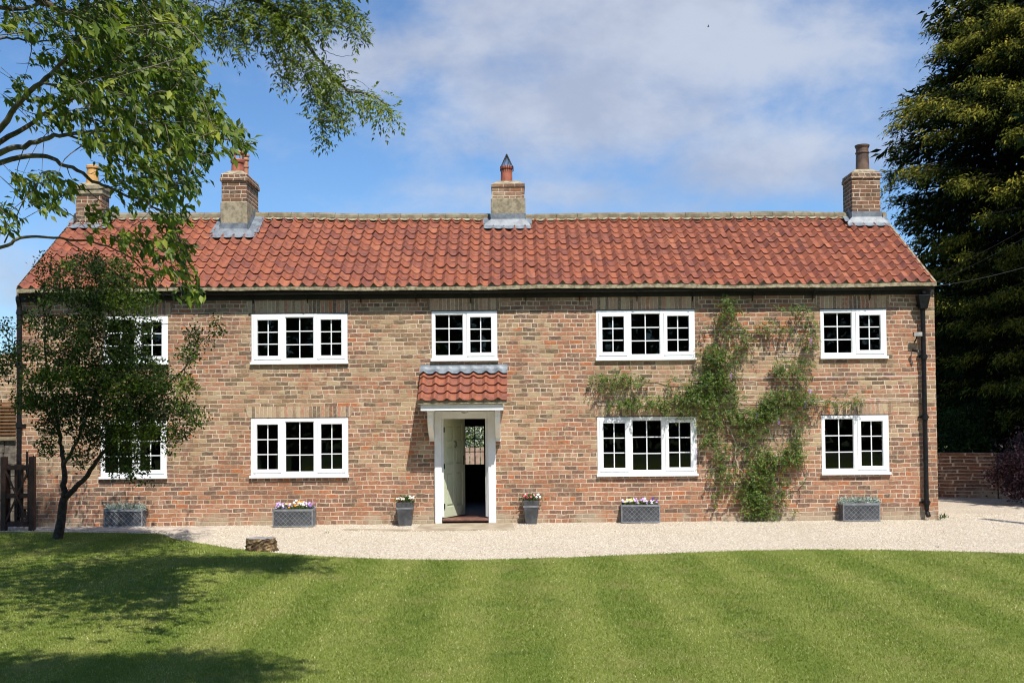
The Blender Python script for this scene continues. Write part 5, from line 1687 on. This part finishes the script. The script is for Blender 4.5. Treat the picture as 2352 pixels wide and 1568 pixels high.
# ---- dark trees and hedge beyond the garden wall
def round_tree(name, label, cat, c, rad, n_, mat, leaf, trunk_h, tone=.3, wfac=.5, group=None):
    root = empty(name, (c[0], c[1], 0), label, cat, group)
    t_ = Tree()
    t_.limb([(c[0], c[1], -.1), (c[0] + .1, c[1], trunk_h * .5), (c[0], c[1], c[2])], max(.05, rad[0] * .06), .03, 4, 7)
    for k in range(9):
        a_ = k * 2.4
        e = np.array(c) + np.array([math.cos(a_) * rad[0], math.sin(a_) * rad[1], (k / 8 - .4) * rad[2]]) * .75
        t_.limb([(c[0], c[1], trunk_h * .5 + .05 * k), (np.array(c) + e) / 2 - [0, 0, .1 * rad[2]], e], max(.03, rad[0] * .02), .01, 3, 5)
    t_.mb.build('trunk', M['bark_dark'], root, fixn=False)
    lobes = norm(NP.normal(0, 1, (26, 3))) * NP.uniform(.35, .8, (26, 1))
    k = NP.integers(0, 26, n_)
    q = lobes[k] + NP.normal(0, .17, (n_, 3))
    q = q * rad + c
    keep = q[:, 2] > .06
    q, k = q[keep], k[keep]
    n_ = len(q)
    l_ = NP.uniform(.7, 1.3, n_) * leaf
    leaf_mesh('crown', M[mat], root, q, NP.normal(0, 1, (n_, 3)) + [0, -.2, 0], NP.normal(0, .7, (n_, 3)) + [0, -.3, .9], l_, l_ * wfac, np.clip(NP.normal(tone, .16, n_) + ((k * 7) % 5) * .04, 0, 1))
    return root


p = ground_at(2345, 1160)
round_tree('purple_bush', 'dark purple leaved bush flecked pink at the right edge before the garden wall', 'bush', (p.x + .25, p.y + .2, .85), (.85, .8, .95), 5200, 'purple_leaf', .07, .5, .5, .55)
for k, (u, Y, h, r, lb) in enumerate([(2190, 9.5, 2.2, 1.6, 'dark evergreen shrub behind the garden wall nearest the house corner'), (2290, 10.5, 2.6, 1.8, 'dark evergreen shrub behind the middle of the garden wall'), (2400, 9.5, 2.4, 1.8, 'dark evergreen shrub behind the garden wall and purple bush')]):
    q = at(u, 1000, Y)
    round_tree('evergreen_shrub', lb, 'shrub', (q.x, Y, h * .5), (r, 1.2, h * .55), 5000, 'dark_leaf', .12, .5, .25, .5, 'dark shrubs behind the garden wall')
for k, (u, Y, h, r, lb) in enumerate([(2210, 24, 9.0, 4.5, 'dark dense tree behind the conifer close to the gable end'), (2420, 26, 10.0, 5.0, 'dark dense tree far behind the conifer at the right edge')]):
    q = at(u, 1000, Y)
    round_tree('dark_tree', lb, 'tree', (q.x, Y, h * .5), (r, 3.0, h * .52), 15000, 'dark_leaf', .30, h * .3, .2, .5, 'dark trees behind the conifer')

# ---- climber on the front wall
wb_ = at(1286 + .3807 * 1185, 1190, -.12)
wi_root = empty('climbing_plant', (wb_.x, -.12, 0), 'green wisteria with twisting stems trained over the right half of the brick wall', 'climbing plant')
tr = Tree()


def wp(X, Y, dy=-.05): return pix(1286 + .3807 * X, 643 + .3807 * Y, dy)


STEMS = [([(1185, 1440), (1165, 1330), (1120, 1200), (1065, 1100), (1055, 980), (1010, 880), (960, 760), (940, 640), (960, 540), (990, 430), (1000, 280), (1020, 140)], .020, .004),
         ([(1200, 1440), (1260, 1330), (1300, 1280), (1400, 1250), (1490, 1190), (1470, 1100), (1420, 1000), (1400, 900), (1440, 780), (1440, 640), (1420, 500), (1440, 380), (1500, 300), (1500, 180)], .011, .003),
         ([(960, 740), (860, 720), (760, 740), (620, 740), (480, 735), (360, 745), (280, 760)], .010, .003), ([(940, 620), (820, 600), (680, 610), (520, 600), (380, 590), (230, 600), (180, 650), (190, 740)], .009, .002),
         ([(1440, 720), (1560, 720), (1680, 735), (1780, 725), (1815, 720)], .008, .002), ([(1060, 1050), (1150, 980), (1180, 880), (1260, 780), (1300, 700), (1400, 690)], .010, .003),
         ([(1000, 290), (1120, 290), (1240, 290), (1370, 300)], .005, .002), ([(990, 440), (900, 420), (850, 330), (860, 250)], .005, .002), ([(1120, 1200), (1000, 1220), (950, 1300), (940, 1360)], .006, .002),
         ([(1065, 1100), (1090, 1000), (1100, 860), (1080, 780)], .007, .003), ([(1180, 1400), (1100, 1330), (1020, 1180), (980, 1060)], .007, .003), ([(1000, 700), (1100, 760), (1200, 735)], .006, .002)] + [([(1150 + 18 * k, 1440), (1150 + 25 * k + NP.normal(0, 25), 1330), (1120 + 34 * k + NP.normal(0, 25), 1200), (1090 + 44 * k + NP.normal(0, 30), 1060)], .007, .002) for k in range(7)]
for pts, r0, r1 in STEMS: tr.limb([wp(X, Y, -.035 - NP.uniform(0, .05)) for X, Y in pts], r0, r1, 4, 6, .012)
WCL = [(1015, 155, 48, 58, 1.3), (960, 270, 110, 46, .4), (1040, 190, 56, 28, .45), (900, 430, 76, 56, 1), (1000, 450, 95, 48, .9), (960, 560, 105, 76, 1.4), (1120, 380, 56, 56, .5), (1060, 320, 95, 36, .4), (1200, 290, 86, 26, .6), (1330, 290, 76, 26, .55), (1260, 250, 55, 26, .5), (1400, 170, 95, 26, .45),
       (1480, 230, 55, 65, .5), (1515, 340, 45, 60, .65), (1400, 500, 105, 36, .75), (1350, 540, 56, 48, .6), (1450, 590, 66, 56, .6), (330, 590, 145, 34, 1.15), (470, 605, 86, 28, .7), (300, 640, 76, 28, .4), (660, 610, 48, 28, .4), (380, 745, 105, 32, .85), (520, 725, 125, 42, .9), (680, 740, 115, 48, .9), (800, 690, 105, 56, 1.1),
       (930, 660, 115, 76, 1.3), (820, 600, 76, 36, .5), (1020, 700, 76, 48, .65), (800, 790, 105, 38, .55), (950, 800, 95, 48, .65), (900, 860, 76, 56, .65), (900, 960, 76, 48, .8), (1080, 800, 76, 48, .6), (1180, 800, 95, 56, .95), (1270, 740, 76, 48, .95), (1300, 690, 86, 36, 1.0), (1400, 700, 95, 46, .8), (1500, 700, 86, 36, .65), (1620, 730, 76, 22, .6),
       (1690, 740, 56, 22, .5), (1765, 722, 50, 32, .75), (1290, 790, 66, 48, .8), (1430, 790, 66, 56, .6), (1150, 880, 86, 56, .8), (1200, 930, 66, 36, .5), (1430, 880, 36, 76, .45), (1420, 990, 56, 48, .95), (1400, 1070, 76, 56, 1.15), (1230, 1040, 95, 48, .9), (1150, 1010, 56, 36, .5), (1250, 1110, 105, 56, 1.3), (1180, 1150, 66, 36, .7), (1010, 1010, 56, 48, .4),
       (980, 1080, 56, 66, .5), (960, 1180, 56, 56, .5), (1030, 1150, 66, 48, .5), (950, 1290, 36, 56, .35), (1150, 1240, 76, 56, .85), (1250, 1210, 95, 48, 1.0), (1130, 1310, 76, 48, .85), (1230, 1310, 76, 56, .95), (1185, 1390, 86, 46, 1.3), (1270, 1410, 55, 22, .6), (1340, 1290, 56, 48, .45), (1420, 1370, 22, 32, .35), (1450, 1220, 36, 16, .2)]
outl = []
for (X, Y, rx, ry, w) in WCL:
    n_ = max(4, int(min(w, 1.05) * rx * ry / 48))
    du, dv = disc(n_)
    for k in range(n_):
        tgt = wp(X + du[k] * rx * 1.18, Y + dv[k] * ry * 1.1, -.03 - abs(NP.normal(0, .09)))
        if k % 8 == 0: tr.twig_to(tgt, .003, .0012)
        pinnate(tgt, np.array([NP.normal(0, .7), -.45, NP.normal(-.25, .5)]), NP.integers(3, 6), .056, NP.uniform(.08, .14), outl)
tr.mb.build('stem', M['stem'], wi_root, smooth=True, fixn=False)
A = np.array([o[0] for o in outl]); Dd = np.array([o[1] for o in outl]); Ll = np.array([o[2] for o in outl])
A[:, 1] = np.minimum(A[:, 1], -.012); Dd[:, 1] -= .25
leaf_mesh('foliage', M['wisteria_leaf'], wi_root, A, Dd, np.array([.1, -.6, .8]) + NP.normal(0, .45, A.shape), Ll, Ll * .30, np.clip(NP.normal(.5, .22, len(A)) + (NP.random(len(A)) < .05) * .4, 0, 1))
for (X, Y) in [(1320, 830), (825, 1010), (1190, 800), (1510, 650), (1030, 560), (1515, 350), (1480, 730)]:
    p = wp(X, Y, -.16)
    q = np.stack([NP.normal(p[0], .011, 60), NP.normal(p[1], .011, 60), p[2] - NP.random(60) * .13], 1)
    leaf_mesh('flower', M['lilac'], wi_root, q, NP.normal(0, 1, (60, 3)), NP.normal(0, 1, (60, 3)), .016, .013, NP.random(60))

# ---- tall tree just outside the picture on the right (shades the garden wall) and the tree belt behind the camera (mirrored in the panes)
def off_tree(label, c0, H, prof, n_, leaf):
    root = empty('shade_tree', (c0[0], c0[1], 0), label, 'tree')
    t_ = Tree()
    t_.limb([(c0[0], c0[1], -.1), (c0[0] + .1, c0[1], H * .4), (c0[0], c0[1], H * .95)], .35, .05, 5, 9)
    for k in range(14):
        z = H * (.25 + .045 * k); a_ = k * 2.4
        r = np.interp(z, *prof) * .9
        t_.limb([(c0[0], c0[1], z), (c0[0] + r * .6 * math.cos(a_), c0[1] + r * .6 * math.sin(a_), z + .6), (c0[0] + r * math.cos(a_), c0[1] + r * math.sin(a_), z + .7)], .08, .015, 3, 5)
    t_.mb.build('trunk', M['bark_dark'], root, smooth=True, fixn=False)
    z = NP.uniform(prof[0][0], prof[0][-1], n_)
    a_ = NP.uniform(0, 2 * np.pi, n_)
    r = np.interp(z, *prof) * NP.random(n_) ** .5 * (1 + .14 * np.sin(5 * a_ + z) + .1 * np.sin(2.2 * z + 3 * a_))
    q = np.stack([c0[0] + r * np.cos(a_), c0[1] + r * np.sin(a_), z], 1)
    leaf_mesh('crown', M['dark_leaf'], root, q, NP.normal(0, 1, (n_, 3)), NP.normal(0, .8, (n_, 3)) + [0, 0, .7], NP.uniform(.7, 1.3, n_) * leaf, NP.uniform(.35, .6, n_) * leaf, NP.random(n_) * .7)
    return root


off_tree('tall dense tree standing outside the right edge of the picture', (15.6, 1.4), 17, ([4.4, 5.4, 9, 12, 15, 18], [2.2, 3.6, 3.9, 3.4, 2.2, .3]), 52000, .34)
for k in range(9):
    tag(off_tree('large dense tree in the belt behind the lawn', (-34 + k * 8.5, -52 + (k % 3) * 2.5), 17, ([.3, 3, 8, 13, 18], [4.6, 5.6, 6.0, 4.8, .6]), 5200, .8), group='belt of large trees behind the lawn')

# ---- field hedge far behind the house
n_ = 16000
q = np.stack([NP.uniform(-60, 70, n_), 48 + NP.normal(0, 1.0, n_), NP.random(n_) * 3.6], 1)
q[:, 2] *= .75 + .25 * np.sin(q[:, 0] * .7) * np.sin(q[:, 0] * .23 + 1)
hg = leaf_mesh('hedgerow', M['dark_leaf'], None, q, NP.normal(0, 1, (n_, 3)), NP.normal(0, .8, (n_, 3)) + [0, -.4, .6], NP.uniform(.5, 1.0, n_), NP.uniform(.25, .5, n_), np.clip(NP.normal(.6, .2, n_), 0, 1))
tag(hg, 'dark green field hedge far behind the house', 'hedge', kind='stuff')
